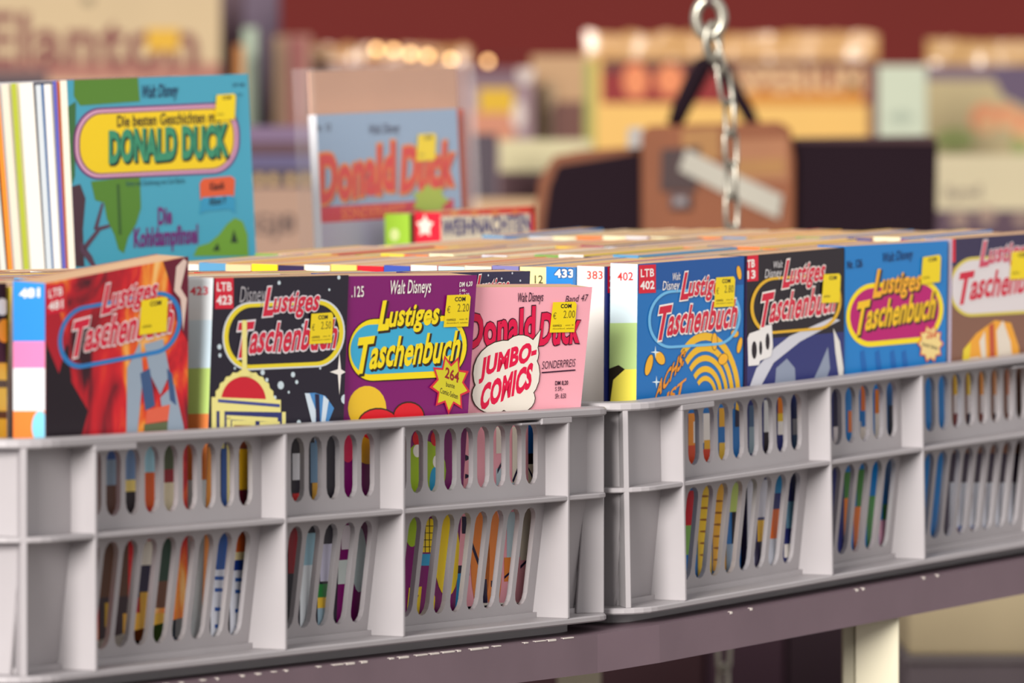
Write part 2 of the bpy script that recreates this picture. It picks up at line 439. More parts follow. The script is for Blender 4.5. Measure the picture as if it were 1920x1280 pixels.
def box_ltb(fs, x0, y0, x1, y1, num, slope, red=(214, 24, 52), t1='LTB'):
    fs.poly('number_box', [(x0, y0), (x1, y0+slope*(x1-x0)), (x1, y1+slope*(x1-x0)), (x0, y1)], red, 3)
    w, h = x1-x0, y1-y0
    fs.text('number_print', t1, (x0+.12*w, y0+.42*h), (x0+.88*w, y0+.42*h+slope*w), .27*h, (246, 236, 232), 4, 0, .02)
    fs.text('number_print', num, (x0+.1*w, y0+.86*h), (x0+.9*w, y0+.86*h+slope*w), .28*h, (246, 236, 232), 4, 0, .03)
def strips(fs, rows):
    """colour fields of the lower cover art (only seen through the slots)"""
    for i, (x0, y0, x1, y1, c) in enumerate(rows): fs.poly('cover_art', rect(x0, y0, x1, y1, -.06), c, 1+(i % 3)*.4)
# ---------------------------------------------------------------- front row, near crate
RED, PALE = (208, 26, 58), (236, 222, 220)
WHITE, NAVY = (244, 238, 230), (36, 30, 60)
# flame-red cover, tilted in its column
r, fs, ss = front_book(M1, (3.8, 1.6, 19.15), 12.9, 18.55, 1.9, 0, 3.7, 5.4, (196, 28, 40), (50, 140, 215), (150, 30, 40),
    'tilted flame-red comic paperback with blue spine and blue ring, leftmost large cover')
fl = bpy.data.materials.new('flame_print'); fl.use_nodes = True; nt = fl.node_tree; bs = nt.nodes['Principled BSDF']
tc = nt.nodes.new('ShaderNodeTexCoord'); mp = nt.nodes.new('ShaderNodeMapping'); mp.inputs['Scale'].default_value = (1.3, 1, .75); mp.inputs['Rotation'].default_value = (0, .5, 0)
nz = nt.nodes.new('ShaderNodeTexNoise'); nz.inputs['Scale'].default_value = 26; nz.inputs['Detail'].default_value = 5; nz.inputs['Distortion'].default_value = 1.2
cr = nt.nodes.new('ShaderNodeValToRGB'); er = cr.color_ramp.elements
er[0].position = .33; er[0].color = (*lin((52, 18, 30)), 1); er[1].position = .42; er[1].color = (*lin((176, 20, 36)), 1)
for ps, c in ((.5, (212, 30, 40)), (.57, (228, 84, 34)), (.64, (242, 150, 50)), (.72, (250, 214, 140))): e_ = er.new(ps); e_.color = (*lin(c), 1)
nt.links.new(tc.outputs['Object'], mp.inputs[0]); nt.links.new(mp.outputs[0], nz.inputs[0]); nt.links.new(nz.outputs['Fac'], cr.inputs[0]); nt.links.new(cr.outputs[0], bs.inputs['Base Color'])
bs.inputs['Roughness'].default_value = .35; bs.inputs['Specular IOR Level'].default_value = .2
fs.parent.data.materials[0] = fl
fs.poly('cover_art', [(85, 620), (110, 612), (128, 650), (133, 715), (165, 770), (130, 900), (85, 900)], BLK, 1)
fs.poly('cover_art', [(85, 560), (112, 585), (125, 640), (110, 700), (85, 640)], (176, 22, 40), 1.4)
fs.poly('cover_art', [(305, 470), (356, 455), (356, 640), (330, 600), (322, 540)], (104, 14, 42), 2)
fs.poly('cover_art', [[(330, 500), (344, 485), (350, 490), (338, 540), (350, 560), (343, 620), (338, 560), (326, 545)]], (226, 200, 186), 2.3)
fs.poly('cover_art', [[(238, 690), (262, 640), (268, 700), (255, 830), (236, 830)], [(270, 645), (305, 635), (318, 700), (300, 740), (280, 700)], [(300, 745), (326, 720), (344, 800), (346, 830), (310, 830)]], (150, 166, 182), 2.1)
fs.poly('cover_art', [[(262, 700), (280, 690), (290, 760), (272, 770)], [(312, 690), (322, 700), (330, 760), (318, 750)]], (60, 88, 130), 2.3)
fs.poly('cover_art', [(274, 768), (318, 758), (314, 790), (272, 795)], (226, 100, 72), 2.5)
fs.poly('cover_art', [(270, 795), (314, 788), (312, 830), (268, 830)], (96, 106, 72), 2.5)
strips(fs, [(195, 835, 224, 862, (44, 84, 150)), (195, 862, 224, 910, (130, 150, 170)), (195, 910, 224, 985, (92, 60, 48)), (230, 840, 262, 900, (110, 140, 180)), (230, 900, 262, 922, (240, 214, 120)), (230, 922, 262, 985, BLK),
  (268, 836, 298, 886, (160, 210, 226)), (268, 886, 298, 950, (226, 96, 32)), (305, 836, 334, 880, (80, 90, 60)), (305, 880, 334, 905, (150, 30, 40)), (305, 905, 334, 975, (226, 214, 180)),
  (185, 1015, 240, 1120, (96, 62, 44)), (185, 1120, 240, 1235, (60, 44, 50)), (230, 1150, 262, 1200, (226, 170, 60)), (196, 1130, 215, 1175, (190, 150, 40)), (258, 1015, 290, 1060, (226, 220, 206)), (258, 1060, 290, 1120, NAVY), (262, 1110, 285, 1180, (210, 160, 50)), (296, 1010, 322, 1090, (40, 70, 56)), (288, 1090, 322, 1140, (110, 70, 50)), (285, 1150, 312, 1200, (226, 176, 60))])
o_, i_ = lozenge(108, 340, 560, 677, -.19), lozenge(116, 332, 567, 669, -.19)
fs.poly('title_ring', band(o_, i_), (44, 124, 190), 3)
fs.title('Lustiges', (190, 582), (290, 560), 46, RED, PALE)
fs.title('Taschenbuch', (128, 662), (318, 622), 56, RED, PALE)
box_ltb(fs, 87, 535, 120, 590, '481', -.17)
sticker(r, fs, 258, 563, 312, 628, None, -.13)
ss.text('spine_number', '481', (38, 558), (74, 556), 16, WHITE, 2, 0, .04)
ss.poly('spine_art', rect(25, 640, 86, 700), (232, 130, 180), 1)
ss.poly('spine_art', rect(25, 690, 86, 770), (226, 230, 234), 1.4)
ss.poly('spine_art', rect(25, 770, 86, 860), (236, 130, 60), 1.7)
ss.poly('spine_art', ell(76, 800, 16, 30), (130, 205, 232), 2)

# dark navy space cover 423
r, fs, ss = front_book(M1, (19.45, 1.8, 19.24), 13.25, 18.6, 1.6, 0, 2.4, 0, (27, 20, 38), (228, 234, 238), (40, 60, 120),
    'navy starry comic paperback with yellow ring and white 423 spine')
ss.text('spine_number', '423', (357, 553), (390, 552), 15, (224, 74, 92), 2, 0, .02)
ss.poly('spine_art', rect(340, 600, 402, 690), (206, 226, 238), 1)
ss.poly('spine_art', rect(340, 690, 402, 776), (188, 216, 122), 1.3)
ss.poly('spine_art', rect(340, 776, 402, 900), (228, 132, 72), 1.6)
fs.poly('star', [ell(x, y, q, q*1.3, 10) for x, y, q in ((411, 650, 4), (412, 666, 3), (492, 698, 4), (549, 702, 4), (526, 722, 6), (500, 712, 3), (556, 716, 3), (568, 610, 3), (523, 530, 3), (635, 520, 3), (617, 543, 2), (515, 745, 3), (646, 748, 7), (560, 792, 4), (600, 690, 2), (440, 690, 2), (636, 620, 2), (541, 735, 2))], (206, 222, 228), 1)
fs.poly('star', [(636, 660), (639, 692), (652, 697), (639, 702), (636, 740), (633, 702), (618, 697), (633, 692)], WHITE, 1.5)
fs.poly('cover_art', [(571, 737), (590, 736), (610, 742), (626, 765), (612, 800), (596, 830), (590, 830), (584, 780)], (74, 140, 200), 1)
fs.poly('cover_art', [[(571, 737), (580, 737), (592, 770), (590, 830), (584, 790)], [(606, 741), (616, 750), (606, 812), (600, 812)]], (214, 228, 238), 1.4)
fs.poly('cover_art', [(590, 738), (598, 739), (600, 800), (594, 830)], NAVY, 1.6)
CRM = (240, 230, 142)
fs.poly('cover_art', ell(458, 768, 58, 72, 24, 0, 180), CRM, 1.5)
fs.poly('cover_art', burst(458, 768, 61, 75, 26, .95)[:], CRM, 1.2)
fs.poly('cover_art', ell(456, 752, 42, 46, 24, 0, 180), (206, 22, 44), 2)
fs.poly('cover_art', [(446, 705), (452, 690), (452, 600), (461, 600), (461, 690), (470, 705)], CRM, 8)
fs.poly('cover_art', rect(396, 744, 526, 772, .04), CRM, 2.2)
fs.poly('cover_art', rect(408, 748, 524, 754, .08), (64, 74, 146), 2.6)
fs.poly('cover_art', rect(396, 770, 536, 840, .02), (44, 50, 112), 2.4)
fs.poly('cover_art', [rect(396, 770, 405, 840), rect(411, 768, 420, 840), rect(424, 778, 520, 786, .05), rect(424, 782, 432, 840), rect(528, 772, 535, 840)], CRM, 2.8)
fs.poly('cover_art', [rect(434, 788, 478, 840), rect(486, 790, 524, 840)], CRM, 2.9)
fs.poly('cover_art', [rect(438, 797, 470, 840)], (140, 70, 50), 3.1)
strips(fs, [(345, 838, 368, 878, (130, 34, 36)), (345, 878, 368, 965, (206, 140, 86)), (380, 838, 402, 965, (232, 150, 56)), (415, 832, 425, 965, (40, 90, 170)), (425, 832, 440, 965, (240, 226, 150)), (448, 826, 472, 918, (238, 186, 34)), (448, 918, 472, 965, (96, 14, 36)),
  (340, 1005, 360, 1120, (150, 84, 54)), (325, 1120, 352, 1220, BLK), (366, 1000, 395, 1135, (236, 146, 70)), (356, 1135, 390, 1225, (176, 214, 64)), (405, 995, 428, 1068, (36, 90, 170)), (425, 995, 440, 1060, (236, 220, 150)), (394, 1068, 425, 1225, (226, 230, 240)), (440, 995, 470, 1035, (214, 96, 36)), (440, 1035, 470, 1050, (240, 224, 170)), (438, 1050, 470, 1070, (30, 60, 140)), (430, 1070, 465, 1225, (226, 230, 240)),
  (548, 820, 572, 850, BLK), (548, 850, 572, 900, (226, 226, 230)), (548, 925, 572, 950, (214, 40, 40)), (582, 830, 602, 905, (110, 146, 176)), (585, 905, 602, 945, (214, 160, 50)), (540, 985, 562, 1075, (150, 16, 34)), (566, 1000, 592, 1060, (150, 190, 206)), (562, 1060, 586, 1190, (220, 226, 230)), (600, 1020, 622, 1090, (206, 204, 226)), (595, 1095, 618, 1120, (40, 126, 60)), (595, 1120, 618, 1140, (230, 190, 60)), (595, 1140, 616, 1190, (150, 176, 190))])
for y in (1080, 1102, 1138, 1170, 1195): fs.poly('cover_art', [rect(402, y, 420, y+7), rect(440, y+3, 458, y+10)], (40, 90, 170), 3)
o_, i_ = lozenge(419, 643, 566, 688, -.045), lozenge(427, 635, 573, 681, -.045)
fs.poly('title_ring_edge', band(lozenge(416, 646, 563, 691, -.045), o_), (214, 220, 226), 4); fs.poly('title_ring', band(o_, i_), (236, 214, 40), 4)
fs.title('Lustiges', (493, 585), (594, 581), 44, RED, (232, 226, 230))
fs.title('Taschenbuch', (437, 662), (626, 652), 54, RED, (232, 226, 230))
fs.text('brand_lettering', 'Disney', (448, 567), (495, 565), 30, (172, 168, 172), 5, .1, 0)
box_ltb(fs, 402, 521, 437, 579, '423', -.02)
sticker(r, fs, 577, 588, 622, 645, '2.50', -.06)

# purple cover 125
YL, OUT = (248, 222, 24), (54, 34, 20)
r, fs, ss = front_book(M1, (32.8, 1.86, 19.18), 12.7, 18.5, 1.9, -1.9, 4.2, -.4, (128, 18, 106), (130, 20, 108), (110, 20, 90),
    'purple comic paperback with blue title panel, yellow lettering and 2.20 sticker')
strips(fs, [(668, 960, 695, 1000, (118, 12, 96)), (640, 985, 660, 1030, (222, 214, 220)), (632, 1050, 656, 1095, (214, 226, 222))])
fs.poly('cover_art', [ell(673, 1048, 14, 62)], (206, 224, 224), 1.5)
fs.poly('cover_art', ell(652, 835, 14, 32), (214, 50, 90), 1.3)
fs.poly('cover_art', ell(690, 840, 26, 30), (240, 182, 30), 1.6)
fs.poly('cover_art', ell(688, 765, 36, 42), (240, 196, 44), 1)
fs.poly('cover_art', [ell(709, 796, 40, 32), ell(766, 780, 30, 28)], OUT, 1.4)
fs.poly('cover_art', [ell(709, 797, 38, 30), ell(766, 781, 28, 26)], (222, 24, 38), 1.8)
fs.poly('cover_art', ell(796, 882, 40, 56), (164, 196, 40), 1.3)
fs.poly('cover_art', [ell(783, 822, 10, 14), ell(815, 822, 8, 14)], (216, 26, 40), 1.9)
fs.poly('cover_art', [ell(815, 905, 10, 30)], (44, 160, 206), 1.9)
fs.poly('cover_art', [ell(782, 845, 8, 12), ell(818, 865, 7, 12)], WHITE, 2.1)
fs.poly('cover_art', ell(772, 985, 14, 40), (164, 196, 40), 1.3)
fs.poly('cover_art', [rect(786, 972, 815, 1035), ell(838, 1040, 24, 78)], (244, 212, 26), 1.6)
fs.poly('cover_art', [rect(788, y, 814, y+1.5) for y in (985, 998, 1011, 1024)] + [rect(x, 972, x+1.5, 1035) for x in (796, 804)], OUT, 2)
fs.poly('cover_art', rect(785, 1038, 812, 1060), (50, 160, 206), 1.8)
fs.text('cover_art', 'M n', (763, 1150), (812, 1145), 46, (244, 212, 26), 2, .1, .04)
fs.poly('title_panel_edge', lozenge(652, 876, 593, 712, -.05), OUT, 3)
fs.poly('title_panel_border', lozenge(653, 874, 595, 710, -.05), YL, 4)
fs.poly('title_panel', lozenge(656, 866, 605, 698, -.05), (60, 172, 212), 5)
fs.title('Lustiges', (708, 612), (818, 606), 46, YL, None, OUT, layer=6)
fs.title('Taschenbuch', (661, 692), (856, 675), 56, YL, None, OUT, layer=6)
fs.text('brand_lettering', 'Walt Disneys', (729, 551), (806, 548), 25, WHITE, 5, .1, .01)
fs.text('number_print', '.125', (658, 557), (681, 556), 20, WHITE, 5, 0, .01)
fs.text('price_print', 'DM 6,20', (860, 539), (884, 537), 10, WHITE, 5, .1, .02)
fs.text('price_print', 'S 48,-', (860, 548), (873, 547), 6, WHITE, 5, .1, .01); fs.text('price_print', 'Fr. 6.20', (860, 556), (878, 555), 6, WHITE, 5, .1, .01)
fs.poly('star_badge_edge', burst(842, 720, 39, 57, 9, .66, .25), (214, 40, 62), 9)
fs.poly('star_badge', burst(842, 720, 33, 49, 9, .67, .25), (214, 204, 42), 9.6)
fs.text('badge_print', '264', (832, 707), (857, 717), 19, (150, 24, 40), 10.2, .1, .03)
fs.text('badge_print', 'bunte', (834, 724), (850, 728), 9, BLK, 10.2, .05, .01); fs.text('badge_print', 'Comic-Seiten', (823, 736), (856, 748), 10, BLK, 10.2, .05, .01)
sticker(r, fs, 829, 553, 880, 613, '2.20', -.03, .08)

# pink cover, leaning over the rim
PNK = (246, 172, 184)
r, fs, ss = front_book(M1, (45.6, 2.0, 18.42), 11.75, 17.7, 1.5, -5.4, 6.3, -.6, PNK, (214, 190, 180), (200, 150, 160),
    'pink comic paperback with white speech bubble and red lettering, leaning over the rim')
strips(fs, [(930, 800, 950, 850, (236, 228, 214)), (930, 878, 950, 935, (190, 212, 220)), (960, 800, 982, 905, (236, 228, 210)), (960, 905, 982, 930, (190, 212, 220)), (990, 795, 1012, 850, (20, 90, 160)), (990, 850, 1012, 870, BLK), (990, 870, 1012, 915, (236, 226, 200)),
  (858, 1060, 880, 1080, NAVY), (852, 1075, 874, 1140, (30, 136, 190)), (950, 960, 975, 1045, (186, 208, 216)), (945, 1045, 965, 1090, (236, 140, 66)), (975, 950, 1002, 1050, (236, 228, 206))])
fs.poly('cover_art', [ell(900, 1050, 18, 92), ell(925, 1050, 16, 100)], (232, 136, 62), 1.9)
fs.poly('cover_art', [rect(895, 1085, 912, 1150), rect(920, 1088, 936, 1100), rect(866, 968, 876, 1000)], NAVY, 2.3)
fs.poly('cover_art', [rect(905, 1130, 1000, 1150)], (232, 226, 216), 2.6)
fs.poly('cover_art', [[(932, 880), (948, 850), (948, 856), (932, 888)], [(960, 900), (984, 840), (984, 848), (962, 905)], [(945, 1080), (968, 1060), (968, 1064), (945, 1085)], [(872, 852), (884, 858), (872, 864)], [(872, 888), (884, 892), (872, 897)], [(990, 875), (1006, 905), (1004, 912), (990, 880)], [(880, 1000), (908, 1080), (905, 1086), (878, 1010)], [(975, 1060), (996, 1040), (996, 1044), (975, 1066)]], NAVY, 2.9)
fs.title('Donald', (876, 651), (1000, 637), 60, (222, 20, 72), None, None, shear=.03, bold=.035, layer=4) 
fs.text('lettering_outline', 'Donald', (876, 651), (1000, 637), 60, (70, 20, 40), 3.5, .03, .06, None, .02)
fs.title('Duck', (1010, 645), (1082, 641), 56, (222, 20, 72), None, None, shear=.1, bold=.035, layer=4)
fs.text('lettering_outline', 'Duck', (1010, 645), (1082, 641), 56, (70, 20, 40), 3.5, .1, .06, None, .02)
bub = lambda g: [ell(948, 700, 62+g, 62+g*1.2, 26), ell(975, 662, 33+g, 34+g), ell(922, 740, 38+g, 34+g), ell(965, 746, 36+g, 28+g), [(990-g, 648-g), (1012+g, 618-g*2), (1004+g, 664+g), (992, 680)]]
for k, q in enumerate(bub(1.6)): fs.poly('bubble_edge', q, OUT, 7+.15*k)
for k, q in enumerate(bub(0)): fs.poly('speech_bubble', q, (240, 232, 218), 8+.15*k)
fs.text('title_lettering', 'JUMBO-', (897, 716), (1000, 682), 44, (226, 18, 70), 9, .12, .05, None, .02)
fs.text('title_lettering', 'COMICS', (898, 767), (992, 726), 44, (226, 18, 70), 9, .12, .05, None, .02)
fs.text('brand_lettering', 'Walt Disneys', (969, 566), (1017, 564), 17, (60, 24, 50), 4, .1, .008)
fs.text('volume_print', 'Band 47', (1059, 567), (1100, 564), 13, (60, 24, 50), 4, .2, .0)
fs.text('price_print', 'SONDERPREIS', (1015, 692), (1077, 687), 15, (60, 24, 50), 4, .12, -.005)
fs.poly('underline', [(1015, 697), (1078, 692), (1078, 694.5), (1015, 699.5)], (60, 24, 50), 4)
for t, y, x1, b in (('DM 8,20', 723, 1064, .02), ('S 59,-', 734, 1055, .01), ('SFr. 8.50', 747, 1060, .01)): fs.text('price_print', t, (1040, y), (x1, y-1), 9, (60, 24, 50), 4, .05, b)
sticker(r, fs, 1028, 566, 1079, 623, '2.00', -.02, .08)

# ---------------------------------------------------------------- front row, far crate
# blue cover 402
r, fs, ss = front_book(M2, (4.98, 2.28, 19.2), 12.5, 18.55, 1.78, 0, 1.6, -.3, (24, 112, 184), (214, 232, 238), (30, 90, 160),
    'blue comic paperback with golden arcs and coins and pale 402 spine')
ss.text('spine_number', '402', (1158, 526), (1187, 525), 15, (212, 62, 58), 2, 0, .015)
ss.poly('spine_art', rect(1130, 605, 1197, 692), (186, 214, 140), 1)
ss.poly('spine_art', rect(1130, 692, 1197, 900), (246, 232, 92), 1.3)
ss.poly('spine_art', [(1130, 690), (1160, 684), (1172, 692), (1150, 712), (1140, 770), (1130, 770)], (40, 34, 26), 1.6)
fs.poly('cover_art', rect(1190, 470, 1400, 545, -.06), (22, 84, 156), .6)
GOLD = (238, 186, 40)
for k, (a, b) in enumerate(((66, 58), (54, 47), (43, 37), (32, 26), (22, 17))):
    fs.poly('golden_arc', arc(1322, 745, b, b*1.85, a, a*1.85, -12, 135), GOLD, 2+.1*k)
for x, y, rx, ry, ro in ((1216, 684, 6, 20, 14), (1237, 671, 8, 13, -24), (1339, 640, 5, 16, 0), (1355, 673, 8, 11, 30), (1377, 625, 7, 7, 30), (1386, 647, 4, 15, 12), (1385, 511, 4, 13, -8)):
    fs.poly('coin', ell(x, y, rx+1, ry+1, 16, rot=ro), OUT, 3); fs.poly('coin', ell(x, y, rx, ry, 16, rot=ro), (244, 180, 44), 3.4)
for x, y in ((1228, 660), (1230, 716)): fs.poly('star', burst(x, y, 9, 12, 4, .2), (222, 240, 246), 3.6)
fs.text('title_lettering', 'ACHS:', (1226, 752), (1280, 683), 34, (236, 150, 40), 4, .2, .03); fs.text('lettering_outline', 'ACHS:', (1226, 752), (1280, 683), 34, OUT, 3.6, .2, .06)
fs.text('title_lettering', 'IST', (1246, 762), (1280, 735), 26, (236, 150, 40), 4, .2, .03)
strips(fs, [(1290, 775, 1314, 850, (240, 150, 50)), (1300, 790, 1314, 830, WHITE), (1290, 835, 1314, 880, (222, 80, 40)), (1318, 775, 1342, 830, WHITE), (1320, 825, 1342, 842, (240, 180, 40)), (1318, 842, 1342, 875, (222, 70, 40)), (1348, 765, 1370, 800, (230, 170, 40)), (1360, 775, 1370, 830, (70, 160, 220)), (1348, 830, 1370, 875, (236, 190, 60)),
  (1285, 920, 1306, 985, (200, 20, 40)), (1285, 985, 1306, 1040, (130, 180, 90)), (1308, 905, 1334, 1080, (240, 200, 50)), (1312, 1060, 1330, 1075, (180, 196, 210)), (1336, 900, 1362, 1070, (236, 176, 50)), (1362, 905, 1386, 960, (190, 210, 110)), (1372, 950, 1382, 1020, BLK), (1360, 1020, 1380, 1080, (150, 170, 190)), (1378, 765, 1394, 800, NAVY)])
for y in range(930, 1060, 22): fs.poly('cover_art', [ell(1320, y, 9, 2), ell(1346, y+9, 9, 2)], (150, 90, 20), 3)
o_, i_ = lozenge(1214, 1388, 541, 650, -.065), lozenge(1219, 1383, 546, 645, -.065)
fs.poly('title_ring', band(o_, i_), (112, 186, 230), 5)
fs.title('Lustiges', (1275, 555), (1354, 549), 42, RED, WHITE, layer=6)
fs.title('Taschenbuch', (1226, 630), (1376, 612), 52, RED, WHITE, layer=6)
fs.text('brand_lettering', 'Walt', (1259, 526), (1274, 524), 14, WHITE, 5, .1, .005); fs.text('brand_lettering', 'Disney', (1241, 544), (1272, 542), 17, WHITE, 5, .1, .005)
box_ltb(fs, 1197, 497, 1229, 550, '402', -.05)
sticker(r, fs, 1336, 520, 1376, 576, '2.80', -.05)

# black cover 413
r, fs, ss = front_book(M2, (17.65, 2.2, 19.14), 12.05, 18.5, 1.9, 0, 1.0, 0, (28, 18, 28), (40, 30, 60), (60, 60, 90),
    'black comic paperback with gold ring, between the two blue covers')
fs.poly('cover_art', rect(1380, 640, 1590, 1120, -.09), (44, 50, 112), .8)
fs.poly('cover_art', [(1404, 728), (1418, 690), (1452, 652), (1480, 630), (1560, 595), (1575, 600), (1500, 640), (1450, 680), (1424, 728)], (206, 206, 214), 1.2)
fs.poly('cover_art', [(1562, 615), (1574, 640), (1581, 690), (1580, 716), (1574, 716), (1566, 660)], (226, 222, 214), 1.4)
fs.poly('cover_art', [[(1452, 730), (1455, 690), (1475, 672), (1490, 690), (1492, 730)], [(1520, 722), (1535, 690), (1552, 650), (1556, 690), (1545, 722)]], (140, 150, 170), 1.3)
fs.poly('badge_plate', [[(1400, 634), (1404, 625), (1424, 618), (1424, 612), (1446, 608), (1448, 650), (1444, 668), (1424, 676), (1422, 684), (1402, 686)]], (234, 230, 226), 5.2)
fs.poly('badge_print', [ell(1413, 656, 5, 17, 12), ell(1438, 640, 4, 16, 12), ell(1425, 652, 3, 14, 8)], BLK, 5.6)
strips(fs, [(1378, 800, 1392, 840, (50, 80, 130)), (1404, 760, 1424, 800, (74, 100, 130)), (1404, 800, 1424, 850, (140, 160, 170)), (1432, 750, 1450, 810, (222, 222, 220)), (1432, 810, 1450, 860, BLK), (1458, 745, 1478, 775, (232, 130, 40)), (1458, 775, 1478, 790, (240, 200, 60)), (1458, 790, 1478, 815, WHITE), (1486, 740, 1504, 785, (24, 50, 120)), (1486, 785, 1504, 815, (214, 214, 218)), (1486, 815, 1504, 850, (60, 110, 160)),
  (1390, 900, 1414, 1075, (214, 214, 224)), (1396, 1000, 1402, 1075, BLK), (1416, 900, 1444, 970, (214, 214, 224)), (1420, 975, 1438, 1015, (236, 186, 40)), (1415, 1015, 1436, 1070, NAVY), (1444, 890, 1470, 925, (40, 130, 180)), (1440, 955, 1462, 1010, (228, 110, 40)), (1440, 1010, 1462, 1075, (200, 204, 214)), (1474, 940, 1496, 990, (120, 170, 196)), (1470, 1020, 1490, 1045, WHITE), (1562, 720, 1582, 800, NAVY), (1562, 800, 1582, 835, (214, 204, 204))])
o_, i_ = lozenge(1406, 1577, 516, 622, -.085), lozenge(1412, 1571, 521, 617, -.085)
fs.poly('title_ring', band(o_, i_), (226, 176, 40), 4)
fs.title('Lustiges', (1466, 533), (1542, 524), 43, RED, WHITE, layer=5)
fs.title('Taschenbuch', (1419, 606), (1562, 584), 52, RED, WHITE, layer=5)
fs.text('brand_lettering', 'Walt', (1448, 503), (1466, 501), 13, (214, 210, 210), 5, .1, .005); fs.text('brand_lettering', 'Disney', (1433, 521), (1464, 518), 16, (214, 210, 210), 5, .1, .005)
fs.poly('number_box', rect(1398, 479, 1421, 528, -.08), (214, 24, 52), 3)
fs.text('number_print', 'TB', (1400, 502), (1414, 500), 14, WHITE, 4, 0, .03); fs.text('number_print', '13', (1401, 523), (1415, 521), 15, WHITE, 4, 0, .03)
sticker(r, fs, 1538, 514, 1574, 568, None, -.04, text='COM')

# blue cover 126
r, fs, ss = front_book(M2, (29.85, 2.2, 19.2), 13.4, 18.5, 1.9, 0, 1.5, -.9, (20, 124, 196), (24, 110, 180), (20, 90, 160),
    'bright blue comic paperback with magenta title panel and cream star badge')
for x in (1612, 1640, 1668, 1690): fs.poly('cover_art', [(x, 660), (x+8, 655), (x+14, 700), (x+4, 705)], (16, 100, 176), 1)
strips(fs, [(1590, 770, 1602, 810, (226, 120, 50)), (1614, 720, 1632, 770, (214, 110, 50)), (1614, 770, 1632, 800, (20, 110, 180)), (1612, 790, 1634, 840, (226, 214, 200)), (1640, 730, 1656, 775, (228, 130, 56)), (1640, 775, 1658, 840, (226, 216, 204)), (1666, 760, 1680, 830, NAVY),
  (1580, 885, 1600, 935, (70, 130, 60)), (1570, 935, 1594, 1060, (228, 128, 40)), (1606, 880, 1624, 950, (70, 130, 60)), (1600, 950, 1618, 1050, (228, 120, 40)), (1625, 930, 1645, 1045, (80, 150, 80)), (1655, 945, 1672, 975, (80, 150, 70)), (1648, 975, 1668, 1040, (236, 176, 200))])
fs.poly('title_panel_border', lozenge(1586, 1768, 527, 646, -.09), YL, 3)
fs.poly('title_panel', lozenge(1593, 1760, 536, 636, -.09), (186, 14, 110), 4)
OR = (240, 160, 40)
fs.title('Lustiges', (1636, 551), (1722, 543), 44, (244, 176, 40), None, OUT, layer=5, ow=.03)
fs.title('Taschenbuch', (1598, 621), (1748, 596), 52, (244, 196, 30), None, OUT, layer=5, ow=.03)
fs.text('brand_lettering', 'Walt Disney', (1653, 492), (1710, 484), 18, (18, 56, 110), 4, .1, .01)
fs.text('number_print', 'Nr. 126', (1588, 504), (1616, 500), 15, (18, 44, 90), 4, 0, .02)
fs.poly('star_badge_edge', burst(1743, 644, 25, 37, 10, .75), (222, 90, 60), 8); fs.poly('star_badge', burst(1743, 644, 22, 33, 10, .76), (240, 214, 140), 8.6)
fs.text('badge_print', '264', (1735, 634), (1753, 634), 14, (210, 60, 40), 9.2, .1, .02); fs.text('badge_print', 'bunte Seiten', (1728, 648), (1756, 656), 8, BLK, 9.2, 0, .01)
sticker(r, fs, 1724, 482, 1762, 533, None, -.13)

# brown cover at the right border
r, fs, ss = front_book(M2, (43.55, 2.05, 19.08), 13.3, 18.4, 1.9, 0, 1.5, -.4, (132, 92, 74), (150, 140, 156), (90, 70, 70),
    'brown comic paperback with white title panel and orange dome, at the right border')
fs.poly('cover_art', rect(1770, 420, 2010, 500, -.07), (52, 44, 78), .8)
fs.poly('number_box', rect(1779, 442, 1791, 492, -.05), (216, 34, 56), 1.5)
fs.poly('cover_art', [(1803, 690), (1806, 655), (1830, 625), (1865, 600), (1895, 605), (1910, 650), (1912, 690)], (236, 164, 50), 1.5)
fs.poly('cover_art', [[(1805, 690), (1812, 672), (1835, 668), (1845, 690)], [(1872, 690), (1868, 620), (1880, 600), (1894, 640), (1900, 690)], [(1836, 640), (1846, 620), (1850, 690), (1842, 690)]], (226, 214, 196), 1.9)
fs.poly('cover_art', [(1856, 690), (1854, 610), (1863, 605), (1866, 690)], (190, 80, 50), 2.1)
fs.poly('cover_art', [(1803, 690), (1806, 655), (1820, 640), (1816, 690)], (232, 206, 50), 2.2)
rows = []
for i in range(9):
    x = 1738+i*25; c = [(40, 110, 180), (70, 60, 110), (226, 180, 50), (226, 190, 60), (232, 150, 50), (220, 150, 90), (214, 140, 110), (214, 206, 204), (190, 180, 190)][i]
    rows += [(x, 690, x+14, 740, c), (x, 740, x+14, 775, (214, 206, 206)), (x, 775, x+14, 810, NAVY if i % 2 else (130, 60, 60)), (x-12, 850, x+14, 905, (60, 46, 66)), (x-14, 905, x+10, 990, (206, 210, 220)), (x-16, 985, x+6, 1010, (90, 110, 170))]
strips(fs, rows)
fs.poly('title_panel_border', lozenge(1778, 1990, 478, 590, -.06), (214, 196, 90), 3); fs.poly('title_panel', lozenge(1783, 1985, 484, 584, -.06), (222, 214, 214), 4)
fs.title('Lustiges', (1836, 494), (1930, 484), 40, (204, 70, 96), (226, 216, 218), layer=5)
fs.title('Taschenbuch', (1790, 564), (1965, 542), 50, (206, 34, 62), (228, 220, 220), layer=5)
sticker(r, fs, 1891, 472, 1932, 524, None, -.06)
